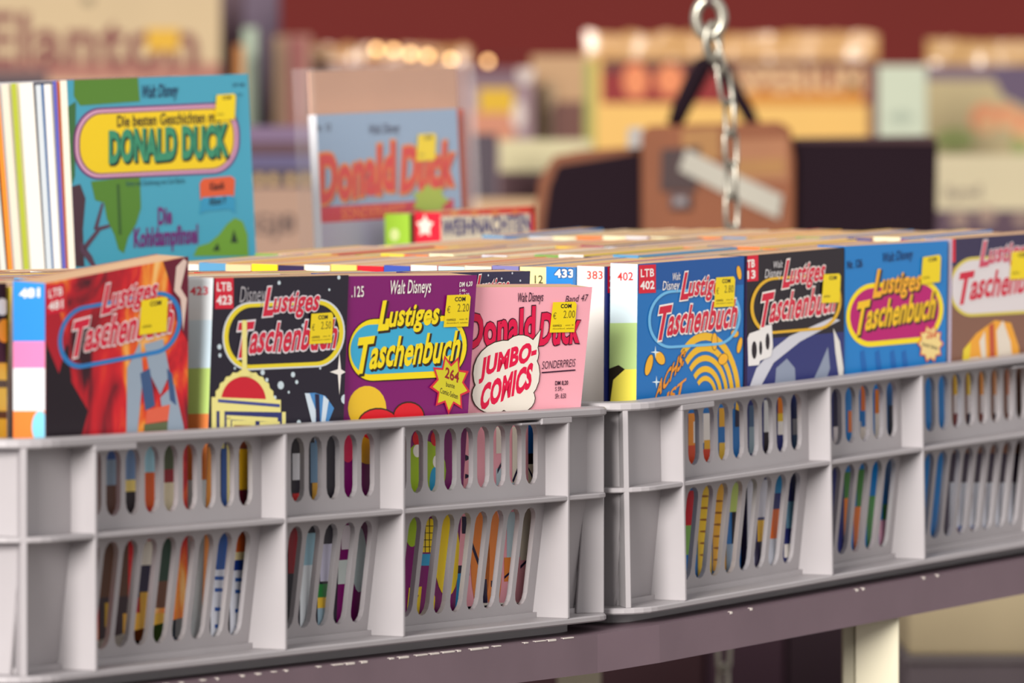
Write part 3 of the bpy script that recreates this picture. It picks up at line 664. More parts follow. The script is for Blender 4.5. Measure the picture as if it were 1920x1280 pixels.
# ---------------------------------------------------------------- books packed behind the front row
PAL = [(206, 40, 48), (44, 120, 190), (236, 226, 214), (226, 200, 70), (40, 34, 60), (120, 160, 80), (90, 150, 190), (220, 120, 60), (150, 60, 90), (214, 214, 220), (60, 70, 130), (236, 230, 190)]
def filler(M0, f, d, H, W, Tk, lean, front, spine, label, group):
    return book(M0 @ T(f, d, .45) @ RX(lean), W, H, Tk, front, spine, random.choice(PAL), label, group)
ORD = 'second third fourth fifth sixth seventh eighth ninth tenth eleventh twelfth thirteenth fourteenth fifteenth sixteenth seventeenth eighteenth nineteenth twentieth twenty-first twenty-second twenty-third'.split()
def column(M0, f, d, lean, W, label, group, specs=None):
    k = 0
    while True:
        Tk = random.uniform(1.62, 1.92); spine = random.choice(PAL); front = random.choice(PAL); H = random.uniform(18.5, 18.68); lab = label.replace('tan-topped comic paperback packed', ORD[k]+' comic paperback back in the column').replace('comic paperback deepest', 'tan-topped comic paperback, '+ORD[k]+' back,'); ff = f+random.uniform(-.12, .12)
        if specs and k < len(specs):
            Tk, spine, front, ff, H, lab, grp = specs[k]
        if d + Tk > 37.35: break
        root, cov = filler(M0, ff, d, H, W, Tk, lean, front, spine, lab, group)
        if specs and k < len(specs): yield k, root, cov, Tk, H
        d += Tk + .05; k += 1
GP = 'paperbacks packed behind the front row'
list(column(M1, 4.45, 4.95, 3.0, 12.2, 'tan-topped comic paperback packed behind the tilted red cover', 'paperbacks behind the red cover'))
list(column(M1, 19.75, 4.45, 2.1, 12.4, 'tan-topped comic paperback packed behind the navy space cover', 'paperbacks behind the navy cover'))
list(column(M1, 32.7, 5.3, 2.3, 12.2, 'tan-topped comic paperback packed behind the purple cover', 'paperbacks behind the purple cover'))
sp = [(1.7, (60, 60, 110), (44, 40, 74), 45.3, 18.75, 'navy comic paperback whose top strip shows above the pink cover', 0)]
for k, root, cov, Tk, H in column(M1, 45.25, 5.75, 3.0, 11.75, 'tan-topped comic paperback packed behind the pink cover', 'paperbacks behind the pink cover', sp):
    fs = Surf(root.matrix_basis.copy(), 'front', cov, (0, 11.75), (0, H))
    fs.title('Lustiges', (890, 556), (950, 552), 38, RED, WHITE, layer=3)
    fs.poly('star', [ell(x, y, 1.6, 2.2, 8) for x, y in ((880, 520), (915, 516), (960, 512), (975, 526), (940, 522))], (206, 214, 224), 2)
# far crate, first column: every spine shows
SPN = [('383', (238, 232, 226), (36, 44, 110), 4.5, 'comic paperback with white spine numbered 383 in red', (214, 66, 58)),
       ('433', (44, 130, 206), (60, 130, 200), 4.1, 'comic paperback with bright blue spine numbered 433', WHITE),
       ('12', (240, 228, 160), (200, 180, 120), 4.25, 'comic paperback with pale yellow spine numbered 12', (40, 34, 30)),
       (None, (126, 122, 176), (60, 50, 100), 4.2, 'comic paperback with lavender spine, behind the pale yellow one', 0),
       (None, (236, 222, 196), (190, 40, 50), 4.2, 'comic paperback with cream spine beside the lavender one', 0),
       (None, (190, 220, 226), (206, 40, 50), 4.25, 'comic paperback with pale aqua spine in the far crate', 0),
       (None, (222, 230, 226), (206, 40, 50), 4.2, 'comic paperback with off-white spine next to the aqua one', 0),
       (None, (62, 84, 172), (190, 40, 50), 4.2, 'comic paperback with royal blue spine in the far crate', 0),
       (None, (206, 34, 48), (206, 40, 50), 4.2, 'comic paperback with all red spine in the far crate', 0),
       (None, (236, 200, 106), (220, 180, 90), 4.2, 'comic paperback with amber spine beside the red one', 0),
       (None, (232, 222, 206), (50, 40, 40), 4.2, 'comic paperback with ivory spine behind the amber one', 0),
       (None, (52, 42, 78), (52, 42, 78), 4.2, 'comic paperback with dark indigo spine in the far crate', 0),
       (None, (244, 224, 40), (240, 210, 40), 4.2, 'comic paperback with lemon yellow spine in the far crate', 0),
       (None, (222, 196, 150), (214, 60, 50), 4.2, 'comic paperback with tan spine behind the lemon yellow one', 0)]
spec2 = [(1.78, s[1], s[2], s[3], 18.62-.03*(i % 3), s[4], 0) for i, s in enumerate(SPN)]
for k, root, cov, Tk, H in column(M2, 4.25, 4.66, 1.4, 12.3, 'comic paperback deepest in the first column of the far crate', 'paperbacks at the back of the first column', spec2):
    M = root.matrix_basis.copy()
    ss = Surf(M, 'spine', cov, (0, Tk), (0, H)); fs = Surf(M, 'front', cov, (0, 12.3), (0, H))
    n = SPN[k][0]
    if n:
        x0, x1, y = {'383': (1101, 1130, 523), '433': (1041, 1075, 520), '12': (1003, 1018, 531)}[n]
        if n == '433': ss.text('spine_number', n, (x0, y), (x1, y), 16, (24, 60, 120), 1.5, 0, .08)
        ss.text('spine_number', n, (x0, y), (x1, y), 15, SPN[k][5], 2, 0, .03 if n == '433' else .01)
    if n in ('383', '433'):
        x = {'383': 1139, '433': 1083}[n]
        fs.poly('number_box', rect(x, 488, x+30, 549), (208, 26, 48), 2)
        fs.text('number_print', 'L', (x+4, 517), (x+10, 517), 15, WHITE, 3, 0, .02); fs.text('number_print', n[0], (x+3, 541), (x+10, 541), 16, WHITE, 3, 0, .02)
list(column(M2, 17.75, 4.6, 1.0, 12.0, 'tan-topped comic paperback packed behind the black cover', 'paperbacks behind the black cover'))
list(column(M2, 30.2, 4.75, 1.4, 12.4, 'tan-topped comic paperback packed behind the bright blue cover', 'paperbacks behind the bright blue cover'))
list(column(M2, 43.9, 4.65, 1.4, 12.6, 'tan-topped comic paperback packed behind the brown cover', 'paperbacks behind the brown cover'))
# one book turned sideways at the near left end, its dark back edge to the front
root, cov = book(M1 @ T(1.95, 16.9, .45) @ RZ(-90), 12.6, 18.7, 1.75, (60, 36, 40), (56, 36, 44), (120, 90, 40),
    'dark yellow-patterned comic paperback turned sideways, at the left border', 'front row comics')
root.matrix_world = M1 @ T(2.2, 4.0, .45) @ RZ(90) @ T(0, -1.75, 0)
fs = Surf(M1 @ T(2.2, 4.0, .45), 'front', root, (0.0, 1.75), (0, 18.7))
inv = (M1 @ T(2.2, 4.0, .45)); relM = root.matrix_world.inverted() @ inv
for nm, pl, c in (('spine_art', ell(4, 575, 12, 16), (226, 214, 206)), ('spine_art', ell(8, 620, 14, 22), (232, 140, 40)), ('spine_art', rect(-30, 680, 26, 860), (206, 160, 50)), ('spine_art', rect(-30, 712, 26, 726), (70, 46, 36)), ('spine_art', rect(-30, 770, 26, 784), (70, 46, 36))):
    o = fs.poly(nm, pl, c, 1 if c != (70, 46, 36) else 2, cov); o.matrix_local = relM

# ---------------------------------------------------------------- crate of albums in the second row
def fd(M, px, py, d):
    I = M.inverted(); o, dr = ray(px, py); o = I @ o; dr = I.to_3x3() @ dr; t = (d*S-o.y)/dr.y; p = o+dr*t; return p.x/S, p.z/S
f0, z0 = fd(M2, 124, 150, 46.7); f1, z1 = fd(M2, 464, 138, 46.7)
AW = f1-f0; AH = z0-.5
SP = [(.5, (214, 205, 188), 'cream'), (.3, (84, 84, 160), 'violet-blue'), (.52, (212, 208, 204), 'white'), (.42, (186, 192, 196), 'pale grey'), (1.05, (214, 209, 200), 'thick white'), (.38, (160, 168, 52), 'olive green'), (.52, (208, 198, 180), 'sand-coloured'), (.38, (216, 128, 40), 'orange'), (.42, (206, 200, 190), 'off-white')]
d = 45.75; lean = 1.8
for i, (tk, c, nm) in enumerate(SP):
    M = M2 @ T(f0+(0 if i == 0 else random.uniform(-.1, .05)), d, .5) @ RX(-lean)
    lab = 'teal comic album with yellow title panel, front of the album stack' if i == 0 else 'large comic album with %s spine in the stack behind the teal cover' % nm
    root, cov = book(M, AW-(.0 if i == 0 else .3), AH-(0 if i == 0 else random.uniform(0, .3)), tk, (70, 162, 190) if i == 0 else random.choice(PAL), c, c, lab, 'large albums in the back crate', 'comic_album', WHITEP)
    if i == 0: alb, acov, AM = root, cov, M
    d += tk+.03; lean += .32
fs = Surf(AM, 'front', acov, (0, AW), (0, AH))
GRN = (84, 132, 44)
fs.poly('cover_art', [(138, 140), (258, 138), (262, 190), (150, 198), (138, 180)], GRN, 1)
fs.poly('cover_art', [(124, 200), (142, 190), (140, 330), (124, 350)], (60, 110, 60), 1)
fs.poly('cover_art', [(170, 340), (262, 330), (264, 390), (255, 420), (240, 445), (232, 475), (222, 468), (214, 440), (200, 410), (195, 380), (178, 375)], GRN, 1)
fs.poly('cover_art', [(218, 345), (224, 345), (228, 440), (222, 440)], (56, 96, 40), 1.4)
fs.poly('cover_art', [(128, 350), (150, 345), (160, 372), (155, 430), (158, 500), (130, 500)], (74, 48, 60), 1.2)
fs.poly('cover_art', [[(156, 460), (185, 425), (205, 420), (206, 426), (188, 432), (160, 470)], [(150, 450), (172, 480), (180, 500), (172, 500), (150, 470)], [(175, 430), (190, 380), (194, 382), (182, 432)]], (90, 60, 80), 1.6)
fs.poly('cover_art', [(362, 480), (370, 462), (392, 455), (410, 440), (425, 420), (440, 408), (455, 415), (464, 440), (466, 480)], (108, 156, 50), 1)
fs.poly('cover_art', [[(432, 455), (438, 430), (446, 455)], [(398, 470), (408, 455), (412, 470)]], (40, 60, 34), 1.5)
for k, (g, c) in enumerate(((0, (112, 40, 110)), (4, (222, 170, 196)), (9, (112, 40, 110)), (12, (240, 206, 24)))):
    fs.poly('title_panel_border' if k < 3 else 'title_panel', lozenge(137+g, 449-g, 197+g, 331-g*.9, -.045, .9), c, 2+.5*k)
fs.text('subtitle_lettering', 'Die besten Geschichten mit', (219, 238), (412, 229), 21, BLK, 5, 0, .025)
fs.title('DONALD DUCK', (204, 303), (423, 291), 56, (56, 144, 110), None, (20, 30, 24), shear=0, bold=.05, layer=5)
fs.text('brand_lettering', 'Walt Disney', (264, 184), (332, 180), 24, (36, 52, 90), 3, .1, .015)
fs.text('price_print', 'DM 9,80', (436, 164), (458, 163), 8, (34, 60, 90), 3); fs.text('price_print', 'S 75,-', (440, 182), (456, 181), 7, (34, 60, 90), 3)
fs.text('credit_print', 'Story und Zeichnung von Carl Barks', (236, 349), (346, 343), 10, (36, 90, 106), 3)
fs.text('subtitle_lettering', 'Die', (296, 421), (321, 419), 31, (112, 36, 116), 3, 0, .035); fs.text('subtitle_lettering', 'Kohldampfinsel', (251, 463), (370, 455), 34, (112, 36, 116), 3, 0, .035)
fs.poly('ribbon', [(374, 344), (380, 335), (432, 330), (440, 336), (438, 368), (430, 366), (384, 372), (375, 374)], (222, 92, 50), 3); fs.poly('ribbon', [(374, 402), (378, 370), (432, 366), (440, 372), (440, 400), (430, 392), (384, 396)], (52, 150, 190), 3.5)
fs.text('ribbon_print', 'Klassik', (393, 357), (420, 354), 14, (60, 24, 24), 4.2, 0, .03); fs.text('ribbon_print', 'Album 9', (391, 385), (422, 382), 14, (20, 40, 60), 4.2, 0, .03)
sticker(alb, fs, 400, 178, 440, 226, None, -.06)

# holiday paperback and lime one in front of the bagged comic
f0, zt = fd(M2, 826, 398, 46.0); W_ = min(fd(M2, 1002, 392, 46.0)[0], 67.2)-f0
M = M2 @ T(f0, 46.0, .5)
root, cov = book(M, W_, zt-.5, 2.05, (236, 220, 190), (208, 34, 54), (200, 40, 50), 'holiday comic paperback with red spine and navy lettering on cream', 'paperbacks in the back crate')
fs = Surf(M, 'front', cov, (0, W_), (0, zt-.5)); ss = Surf(M, 'spine', cov, (0, 2.05), (0, zt-.5))
fs.poly('cover_art', rect(820, 385, 1005, 405, -.03), (214, 60, 40), 1); fs.poly('cover_art', rect(992, 385, 1006, 470, -.03), (214, 60, 40), 1)
fs.poly('cover_art', [rect(845+k*38, 396, 858+k*38, 405, -.03) for k in range(4)], (226, 140, 80), 1.5)
fs.text('title_lettering', 'WEIHNACHTEN', (829, 442), (994, 432), 30, (52, 50, 116), 2, 0, .03)
ss.poly('spine_art', burst(797, 424, 17, 22, 5, .55, -math.pi/2), (240, 214, 200), 1)
ff, zt2 = fd(M2, 768, 401, 48.1)
M = M2 @ T(ff, 48.1, .5)
root, cov = book(M, 11.0, zt2-.5, 1.95, (50, 70, 50), (158, 200, 60), (60, 110, 50), 'comic paperback with lime green spine left of the holiday one', 'paperbacks in the back crate')
ss = Surf(M, 'spine', cov, (0, 1.95), (0, zt2-.5)); ss.poly('spine_art', ell(740, 440, 9, 12, 12), (214, 226, 150), 1)

# bagged comic with backing board
dd = 51.8
f0, zt = fd(M2, 592, 215, dd); f1, _ = fd(M2, 856, 205, dd)
SW = f1-f0; SH = zt-.5
M = M2 @ T(f0, dd-.9, .5) @ RX(-1.9)
root, cov = book(M, SW, SH, .62, (146, 170, 196), (226, 226, 232), (150, 160, 180), 'silver-blue comic with red lettering in a clear bag', 'bagged comics', 'comic_album', WHITEP)
fs = Surf(M, 'front', cov, (0, SW), (0, SH))
fs.title('Donald', (600, 378), (738, 355), 84, (214, 54, 50), (226, 140, 60), (110, 96, 110), shear=0, bold=.04, layer=2)
fs.title('Duck', (752, 358), (846, 345), 78, (214, 54, 50), (226, 140, 60), (110, 96, 110), shear=.05, bold=.04, layer=2)
fs.text('brand_lettering', 'Walt Disney', (690, 252), (748, 248), 18, (84, 96, 120), 2, .1, .02); fs.text('number_print', 'Nr. 12', (590, 247), (620, 245), 14, (80, 92, 110), 2, 0, .02)
fs.poly('cover_art', rect(598, 388, 850, 418, -.06), (204, 40, 66), 1); fs.text('subtitle_lettering', 'SONDERHEFT', (640, 412), (760, 404), 22, (232, 120, 60), 2, 0, .02)
fs.poly('cover_art', rect(598, 418, 850, 470, -.06), (176, 170, 190), 1.2)
fs.poly('star_badge', burst(806, 376, 36, 32, 7, .7), (166, 186, 60), 5)
sticker(root, fs, 778, 252, 816, 302, None, -.05)
box('backing_board', 1.5, SW+2.3, 1.34, 1.44, 0, SH+2.9, mat((192, 150, 126), .8, .2, .03, 15), root)
bo = box('clear_bag', -.25, SW+2.5, -.16, 1.6, -.05, SH+3.1, CLEAR, root)
f2, z2 = fd(M2, 884, 203, dd)
M = M2 @ T(f2-SW, dd-.9+.66, .5) @ RX(-1.9)
root, cov = book(M, SW, z2-.5, .62, (190, 84, 58), (190, 84, 58), (160, 80, 60), 'rust-orange comic standing just behind the bagged silver-blue one', 'bagged comics', 'comic_album', WHITEP)
DIM = 1.0
# ---------------------------------------------------------------- hanging chain at the back of the shelf
STEEL = mat((150, 146, 134), .3, .6, 0, 40, 0, .75)
def link_mesh(Lh, Wh, r):
    path = []
    for k in range(20):
        a = 2*math.pi*k/20; path.append((Wh*math.cos(a), 0, (Lh-Wh)*(1 if math.sin(a) > 0 else -1)*(abs(math.sin(a)) > 1e-6)+Wh*math.sin(a)))
    o = smooth(mk('link', *tube(path, r, 8, True), STEEL)); me = o.data; bpy.data.objects.remove(o); return me
LM = link_mesh(1.3, .52, .16)
top = at(1345, 105, 482)
ch = thing('hanging_chain', Matrix.Translation(top*S), 'steel link chain hanging in front of the brown satchel', 'chain')
way = [at(x, y, 482)-top for x, y in ((1345, 105), (1358, 150), (1368, 215), (1371, 300), (1372, 420), (1366, 800), (1357, 1240), (1352, 1500))]
acc = 0; k = 0
for a, b in zip(way[:-1], way[1:]):
    Ls = (b-a).length; s = acc
    while s < Ls:
        p = a+(b-a)*(s/Ls); o = link('link', LM, ch); q = (a-b).to_track_quat('Z', 'Y')
        o.matrix_local = Matrix.Translation(p*S) @ q.to_matrix().to_4x4() @ RZ(90*(k % 2)+35); s += 2.22; k += 1
    acc = s-Ls
p = at(1330, 34, 482)-top
path = [(p.x+.95*math.cos(2*math.pi*i/24), p.y, p.z+1.25*math.sin(2*math.pi*i/24)) for i in range(24)]
smooth(mk('shackle_ring', *tube(path, .42, 10, True), STEEL, ch))
p2 = at(1327, -30, 482)-top; p1 = at(1329, 10, 482)-top
smooth(mk('rod', *tube([tuple(p1), tuple(p2), (p2.x, p2.y, p2.z+60)], .5, 10), mat((120, 100, 100), .4, .5, metal=.5), ch))
p3 = at(1336, 78, 482)-top
path = [(p3.x+.5*math.cos(2*math.pi*i/20), p3.y+.3*math.cos(2*math.pi*i/20), p3.z+1.3*math.sin(2*math.pi*i/20)) for i in range(20)]
smooth(mk('link', *tube(path, .24, 8, True), STEEL, ch))

# ---------------------------------------------------------------- back table and what stands on it
TZ = BASE+6.0
DIM = .46  # stall shade darkened into the colours of everything on this table
tb = thing('back_table', Matrix.Identity(4), 'wooden table at the back carrying record sleeves and the satchel', 'table')
WOOD = mat((150, 116, 92), .7, .3, .1, 12)
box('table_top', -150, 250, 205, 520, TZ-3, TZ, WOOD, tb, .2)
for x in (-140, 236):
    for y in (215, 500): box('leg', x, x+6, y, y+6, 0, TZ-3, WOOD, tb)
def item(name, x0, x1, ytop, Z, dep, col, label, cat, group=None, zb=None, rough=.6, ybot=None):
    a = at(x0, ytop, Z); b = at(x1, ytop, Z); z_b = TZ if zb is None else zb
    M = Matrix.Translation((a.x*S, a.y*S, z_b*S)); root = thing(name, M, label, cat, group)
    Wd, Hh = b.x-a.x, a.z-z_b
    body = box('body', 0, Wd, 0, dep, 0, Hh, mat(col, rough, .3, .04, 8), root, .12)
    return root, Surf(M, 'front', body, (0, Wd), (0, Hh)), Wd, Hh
def plastic_top(root, Wd, z0, z1, col, seed, x0=0):
    rnd = random.Random(seed); n = 40; vs, fs = [], []
    for i in range(n+1):
        x = x0+(Wd-x0)*i/n
        for j in range(4):
            z = z0+(z1-z0)*j/3 + (rnd.uniform(-.25, .25) if j == 3 else 0)
            y = .1+rnd.uniform(-.35, .35)*(j > 0)
            vs += [(x, y, z)]
    N = len(vs); vs += [(v[0], v[1]+.12, v[2]) for v in vs]
    for i in range(n):
        for j in range(3):
            a = i*4+j; fs += [(a, a+4, a+5, a+1), (N+a, N+a+1, N+a+5, N+a+4)]
    return smooth(mk('plastic_sleeve_top', vs, fs, mat(col, .28, .6), root))  # cream-gold colour paints the glare on the clear plastic
GS = 'record sleeves on the back table'
# cream poster sleeve, far left
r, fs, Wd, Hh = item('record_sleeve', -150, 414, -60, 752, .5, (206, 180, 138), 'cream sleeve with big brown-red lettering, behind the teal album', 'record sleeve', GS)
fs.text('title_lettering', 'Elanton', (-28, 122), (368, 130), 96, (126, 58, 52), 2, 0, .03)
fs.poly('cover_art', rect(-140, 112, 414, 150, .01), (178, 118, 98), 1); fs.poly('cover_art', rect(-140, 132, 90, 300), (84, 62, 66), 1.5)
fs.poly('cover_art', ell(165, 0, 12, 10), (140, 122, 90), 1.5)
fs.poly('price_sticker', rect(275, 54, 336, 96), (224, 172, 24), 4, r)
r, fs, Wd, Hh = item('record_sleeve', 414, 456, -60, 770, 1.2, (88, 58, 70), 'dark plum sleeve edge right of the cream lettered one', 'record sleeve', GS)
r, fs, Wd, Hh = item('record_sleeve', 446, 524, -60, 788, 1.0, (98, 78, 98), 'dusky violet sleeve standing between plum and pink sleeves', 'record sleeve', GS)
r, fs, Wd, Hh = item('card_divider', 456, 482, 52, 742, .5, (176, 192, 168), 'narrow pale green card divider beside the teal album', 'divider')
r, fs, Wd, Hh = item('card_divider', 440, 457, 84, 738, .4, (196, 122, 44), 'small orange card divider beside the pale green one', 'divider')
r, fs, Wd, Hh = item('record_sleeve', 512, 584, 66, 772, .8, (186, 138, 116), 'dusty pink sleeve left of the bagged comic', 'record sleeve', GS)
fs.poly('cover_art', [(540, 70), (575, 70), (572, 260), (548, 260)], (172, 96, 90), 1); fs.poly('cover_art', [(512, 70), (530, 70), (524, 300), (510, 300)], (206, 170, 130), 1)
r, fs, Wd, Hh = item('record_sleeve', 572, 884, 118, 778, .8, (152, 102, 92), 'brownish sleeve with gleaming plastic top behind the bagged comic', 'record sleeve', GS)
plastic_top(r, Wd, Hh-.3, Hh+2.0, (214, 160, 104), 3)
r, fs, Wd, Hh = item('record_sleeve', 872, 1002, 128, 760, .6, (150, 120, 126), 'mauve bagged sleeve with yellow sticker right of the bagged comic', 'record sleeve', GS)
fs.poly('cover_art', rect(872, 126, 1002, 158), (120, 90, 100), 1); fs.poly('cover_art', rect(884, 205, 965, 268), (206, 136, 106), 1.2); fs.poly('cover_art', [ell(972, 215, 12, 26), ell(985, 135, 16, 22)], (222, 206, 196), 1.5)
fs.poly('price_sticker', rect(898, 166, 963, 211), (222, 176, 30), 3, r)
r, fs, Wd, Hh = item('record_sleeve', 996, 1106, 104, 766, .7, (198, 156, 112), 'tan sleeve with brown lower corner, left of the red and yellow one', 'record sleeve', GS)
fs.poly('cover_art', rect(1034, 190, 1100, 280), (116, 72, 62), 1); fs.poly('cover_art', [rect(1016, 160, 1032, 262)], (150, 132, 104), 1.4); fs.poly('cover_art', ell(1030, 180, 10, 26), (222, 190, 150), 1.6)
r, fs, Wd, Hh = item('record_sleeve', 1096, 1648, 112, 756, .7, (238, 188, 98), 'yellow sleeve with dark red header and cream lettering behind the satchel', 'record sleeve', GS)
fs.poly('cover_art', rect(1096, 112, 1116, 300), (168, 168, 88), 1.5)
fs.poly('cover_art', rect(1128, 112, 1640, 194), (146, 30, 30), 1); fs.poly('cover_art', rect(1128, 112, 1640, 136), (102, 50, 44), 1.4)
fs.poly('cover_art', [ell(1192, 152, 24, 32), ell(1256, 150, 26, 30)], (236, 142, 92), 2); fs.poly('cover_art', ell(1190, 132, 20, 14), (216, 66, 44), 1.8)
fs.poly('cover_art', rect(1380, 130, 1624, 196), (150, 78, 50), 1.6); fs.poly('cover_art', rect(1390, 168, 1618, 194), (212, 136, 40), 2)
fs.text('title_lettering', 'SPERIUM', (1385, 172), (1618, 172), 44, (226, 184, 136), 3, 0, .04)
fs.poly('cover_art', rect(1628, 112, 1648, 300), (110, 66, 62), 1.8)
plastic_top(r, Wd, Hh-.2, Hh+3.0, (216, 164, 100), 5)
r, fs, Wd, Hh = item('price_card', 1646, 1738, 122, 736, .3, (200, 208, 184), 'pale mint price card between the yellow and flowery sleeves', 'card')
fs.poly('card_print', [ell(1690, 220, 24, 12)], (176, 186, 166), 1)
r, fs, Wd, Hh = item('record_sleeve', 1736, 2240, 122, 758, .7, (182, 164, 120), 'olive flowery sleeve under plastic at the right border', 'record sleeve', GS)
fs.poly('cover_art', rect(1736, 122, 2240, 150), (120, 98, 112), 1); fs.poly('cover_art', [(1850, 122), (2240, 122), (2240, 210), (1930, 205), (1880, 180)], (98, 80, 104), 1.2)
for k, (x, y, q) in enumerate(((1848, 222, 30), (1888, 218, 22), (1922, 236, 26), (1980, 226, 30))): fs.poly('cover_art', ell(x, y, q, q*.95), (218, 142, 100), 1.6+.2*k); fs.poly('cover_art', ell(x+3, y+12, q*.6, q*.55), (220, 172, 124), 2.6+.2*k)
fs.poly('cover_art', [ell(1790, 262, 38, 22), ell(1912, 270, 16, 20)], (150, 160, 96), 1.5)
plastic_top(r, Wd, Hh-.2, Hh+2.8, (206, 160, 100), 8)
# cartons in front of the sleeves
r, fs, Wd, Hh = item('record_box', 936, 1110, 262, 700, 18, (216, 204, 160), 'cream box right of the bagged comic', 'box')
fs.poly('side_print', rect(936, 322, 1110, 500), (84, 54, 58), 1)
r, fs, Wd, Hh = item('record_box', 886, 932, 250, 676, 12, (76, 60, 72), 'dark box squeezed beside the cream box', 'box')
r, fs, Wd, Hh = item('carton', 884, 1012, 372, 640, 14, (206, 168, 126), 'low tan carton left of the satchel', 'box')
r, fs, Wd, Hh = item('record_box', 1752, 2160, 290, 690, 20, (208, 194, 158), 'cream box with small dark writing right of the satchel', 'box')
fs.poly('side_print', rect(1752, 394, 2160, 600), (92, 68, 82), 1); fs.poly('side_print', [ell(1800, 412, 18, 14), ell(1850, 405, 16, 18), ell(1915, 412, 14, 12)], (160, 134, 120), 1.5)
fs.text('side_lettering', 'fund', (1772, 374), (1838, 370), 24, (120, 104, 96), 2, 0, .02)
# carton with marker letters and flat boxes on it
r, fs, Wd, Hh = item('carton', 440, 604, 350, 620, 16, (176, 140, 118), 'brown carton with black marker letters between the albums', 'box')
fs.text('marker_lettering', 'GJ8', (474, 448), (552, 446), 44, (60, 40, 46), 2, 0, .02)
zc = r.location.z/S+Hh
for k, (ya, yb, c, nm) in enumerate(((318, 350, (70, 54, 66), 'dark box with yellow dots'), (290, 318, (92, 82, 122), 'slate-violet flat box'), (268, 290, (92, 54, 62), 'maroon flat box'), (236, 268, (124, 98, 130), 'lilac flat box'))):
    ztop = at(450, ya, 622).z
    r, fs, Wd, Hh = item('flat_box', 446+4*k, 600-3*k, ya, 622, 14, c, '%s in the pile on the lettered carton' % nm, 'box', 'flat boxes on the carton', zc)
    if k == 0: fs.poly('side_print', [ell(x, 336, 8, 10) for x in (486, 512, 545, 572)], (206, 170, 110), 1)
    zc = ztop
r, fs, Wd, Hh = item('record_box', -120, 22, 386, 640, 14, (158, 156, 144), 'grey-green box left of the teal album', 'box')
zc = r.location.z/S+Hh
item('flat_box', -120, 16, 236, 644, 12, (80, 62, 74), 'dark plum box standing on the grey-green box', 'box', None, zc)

# glowing beads added for warm glints above the sleeves; wire and poles made up
GLOW = bpy.data.materials.new('warm_glint'); GLOW.use_nodes = True
b = GLOW.node_tree.nodes['Principled BSDF']; b.inputs['Base Color'].default_value = (1, .7, .35, 1); b.inputs['Emission Color'].default_value = (1, .55, .2, 1); b.inputs['Emission Strength'].default_value = 3.2
bl = [at(x, y, 772) for x, y in ((672, 92), (706, 92), (738, 94), (770, 101), (802, 105), (846, 112), (915, 115), (1090, 112))]
lt = thing('glint_string', Matrix.Translation((bl[0].x*S, bl[0].y*S, TZ*S)), 'added string of glowing beads standing for warm glints above the bagged comic', 'lights')
o0 = Vector((bl[0].x, bl[0].y, TZ)); bl = [b_-o0 for b_ in bl]
mk('added_wire', *tube([(q.x, q.y, q.z+.5) for q in bl], .05, 6), mat((60, 44, 40)), lt)
for q in (bl[0], bl[-1]): mk('added_pole', *tube([(q.x, q.y, 0), (q.x, q.y, q.z+.6)], .12, 8), mat((60, 44, 40)), lt)
for q in bl[1:-1]:
    bm = bmesh.new(); bmesh.ops.create_uvsphere(bm, u_segments=12, v_segments=8, radius=.36*S); me = bpy.data.meshes.new('glint_bead'); bm.to_mesh(me); bm.free(); me.materials.append(GLOW)
    o = smooth(link('glint_bead', me, lt)); o.location = q*S

# ---------------------------------------------------------------- satchel
a0 = at(1380, 300, 600)
SM = Matrix.Translation((a0.x*S, a0.y*S, TZ*S))
sa = thing('satchel', SM, 'worn brown leather satchel with black side pockets and upright handle', 'bag')
kx = 600/FPX
X = lambda px: (px-1380)*kx
Zh = lambda py: at(1380, py, 600).z-TZ
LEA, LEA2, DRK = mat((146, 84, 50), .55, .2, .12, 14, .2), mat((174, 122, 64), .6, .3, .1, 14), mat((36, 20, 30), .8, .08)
def slab(name, pts, y0, y1, m, bv=.25):
    o = fixn(mk(name, *prism([(X(x), Zh(y)) for x, y in pts], lambda p, t: (p[0], y0+(y1-y0)*t, p[1])), m, sa))
    if bv: bevel(o, bv, 2, 25)
    return o
slab('gusset', [(1000, 719), (1004, 400), (1012, 335), (1040, 292), (1090, 282), (1205, 274), (1480, 262), (1480, 719)], 1.6, 9.5, LEA)
slab('side_pocket', [(1014, 719), (1020, 420), (1030, 350), (1046, 310), (1206, 284), (1206, 719)], .2, 2.4, DRK)
slab('side_pocket', [(1470, 719), (1470, 266), (1752, 262), (1758, 275), (1752, 719)], .2, 9.0, DRK)
slab('pocket_edge', [(1490, 268), (1490, 258), (1745, 254), (1758, 262), (1758, 270)], .0, 9.2, mat((70, 36, 40), .7, .3), .1)
slab('front_flap', [(1204, 719), (1202, 250), (1215, 236), (1400, 230), (1460, 228), (1482, 242), (1490, 300), (1488, 719)], -1.0, .8, LEA)
slab('flap_patch', [(1278, 300), (1278, 244), (1348, 240), (1350, 300)], -1.12, -.9, LEA2, 0)
slab('flap_patch', [(1378, 340), (1380, 262), (1476, 258), (1478, 340)], -1.12, -.9, mat((172, 112, 72), .6, .3, .1, 12), 0)
slab('flap_patch', [(1380, 330), (1380, 300), (1470, 296), (1470, 326)], -1.2, -1.0, LEA2, 0)
slab('lock_patch', [(1238, 358), (1240, 280), (1312, 274), (1304, 358)], -1.25, -.95, mat((66, 40, 40), .6, .3), 0)
bk = slab('buckle', [(1256, 392), (1256, 362), (1294, 362), (1294, 392)], -1.6, -.95, mat((96, 80, 84), .35, .6, metal=.6), .1)
slab('buckle_plate', [(1264, 384), (1264, 370), (1286, 370), (1286, 384)], -1.75, -1.55, mat((170, 160, 160), .3, .6, metal=.7), .03)
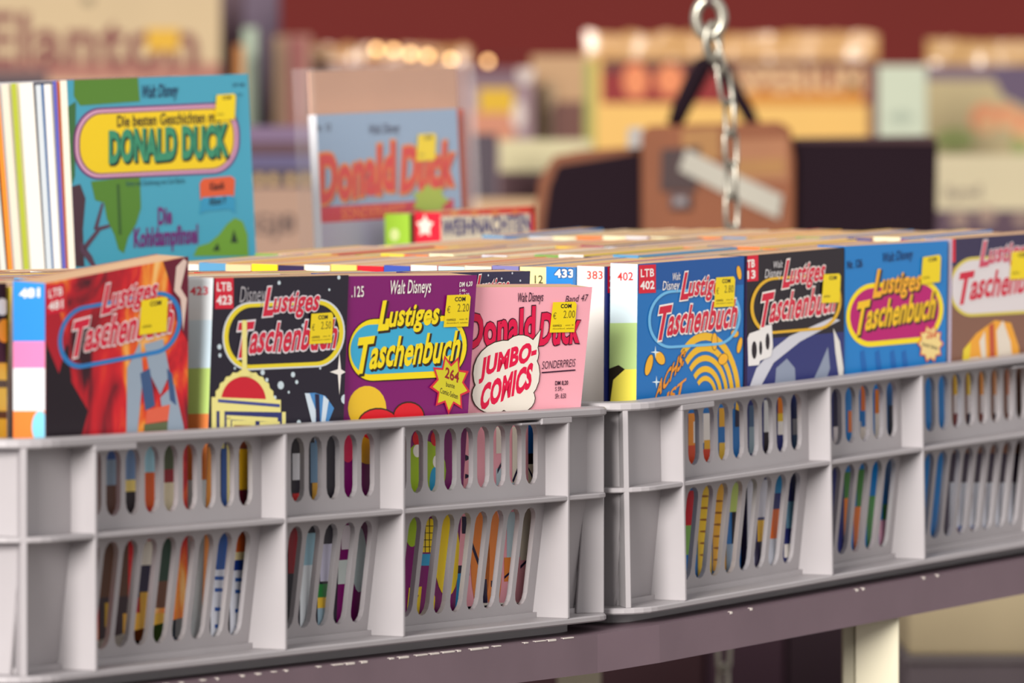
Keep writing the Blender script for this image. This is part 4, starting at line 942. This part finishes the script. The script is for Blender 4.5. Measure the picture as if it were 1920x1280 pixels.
slab('tape_strip', [(1286, 279), (1400, 336), (1466, 366), (1459, 410), (1388, 378), (1272, 319)], -1.42, -1.28, mat((190, 184, 168), .5, .4, .05, 20), 0)
slab('side_tab', [(1176, 278), (1178, 240), (1204, 238), (1206, 276)], -.2, .3, mat((182, 176, 170), .5, .4), 0)
hp = [(X(1264), -.2, Zh(236)), (X(1276), -.2, Zh(205)), (X(1298), -.2, Zh(160)), (X(1318), -.2, Zh(122)), (X(1334), -.2, Zh(112)), (X(1350), -.2, Zh(122)), (X(1374), -.2, Zh(165)), (X(1402), -.2, Zh(212)), (X(1413), -.2, Zh(236))]
smooth(mk('handle', *tube(hp, [.7, .85, .95, .9, .7, .75, .7, .65, .6], 12), DRK, sa))

# ---------------------------------------------------------------- under the shelf
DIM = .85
def at_x(px, Z): return at(px, 1200, Z).x
cb = thing('under_cabinet', Matrix.Identity(4), 'dark cabinet standing in the shade below the shelf', 'cabinet')
y0 = at(960, 1200, 560).y
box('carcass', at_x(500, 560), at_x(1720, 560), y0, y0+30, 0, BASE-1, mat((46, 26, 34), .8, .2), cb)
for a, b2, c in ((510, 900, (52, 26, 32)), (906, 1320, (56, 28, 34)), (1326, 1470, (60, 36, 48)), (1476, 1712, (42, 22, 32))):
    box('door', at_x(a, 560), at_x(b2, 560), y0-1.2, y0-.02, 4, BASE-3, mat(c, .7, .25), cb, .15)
yb = at(1800, 1228, 520)
g = thing('storage_box', Matrix.Translation((at_x(1702, 520)*S, yb.y*S, 0)), 'grey box under a beige one, below the right end of the shelf', 'box')
box('body', 0, 18, 0, 25, 0, yb.z-.6, mat((118, 106, 110), .7, .3), g, .3); box('lid', -.2, 18.2, -.3, 25.2, yb.z-.6, yb.z-.02, mat((126, 116, 116), .7, .3), g, .1)
g = thing('storage_box', Matrix.Translation((at_x(1704, 520)*S, yb.y*S, yb.z*S)), 'beige box standing on the grey one below the shelf', 'box')
box('body', 0, 18, 0, 24, 0, 8, mat((196, 178, 142), .7, .3, .05, 8), g, .3); box('tape', .3, 17.7, -.06, 0, 5.0, 6.2, mat((184, 170, 132), .4, .4), g)
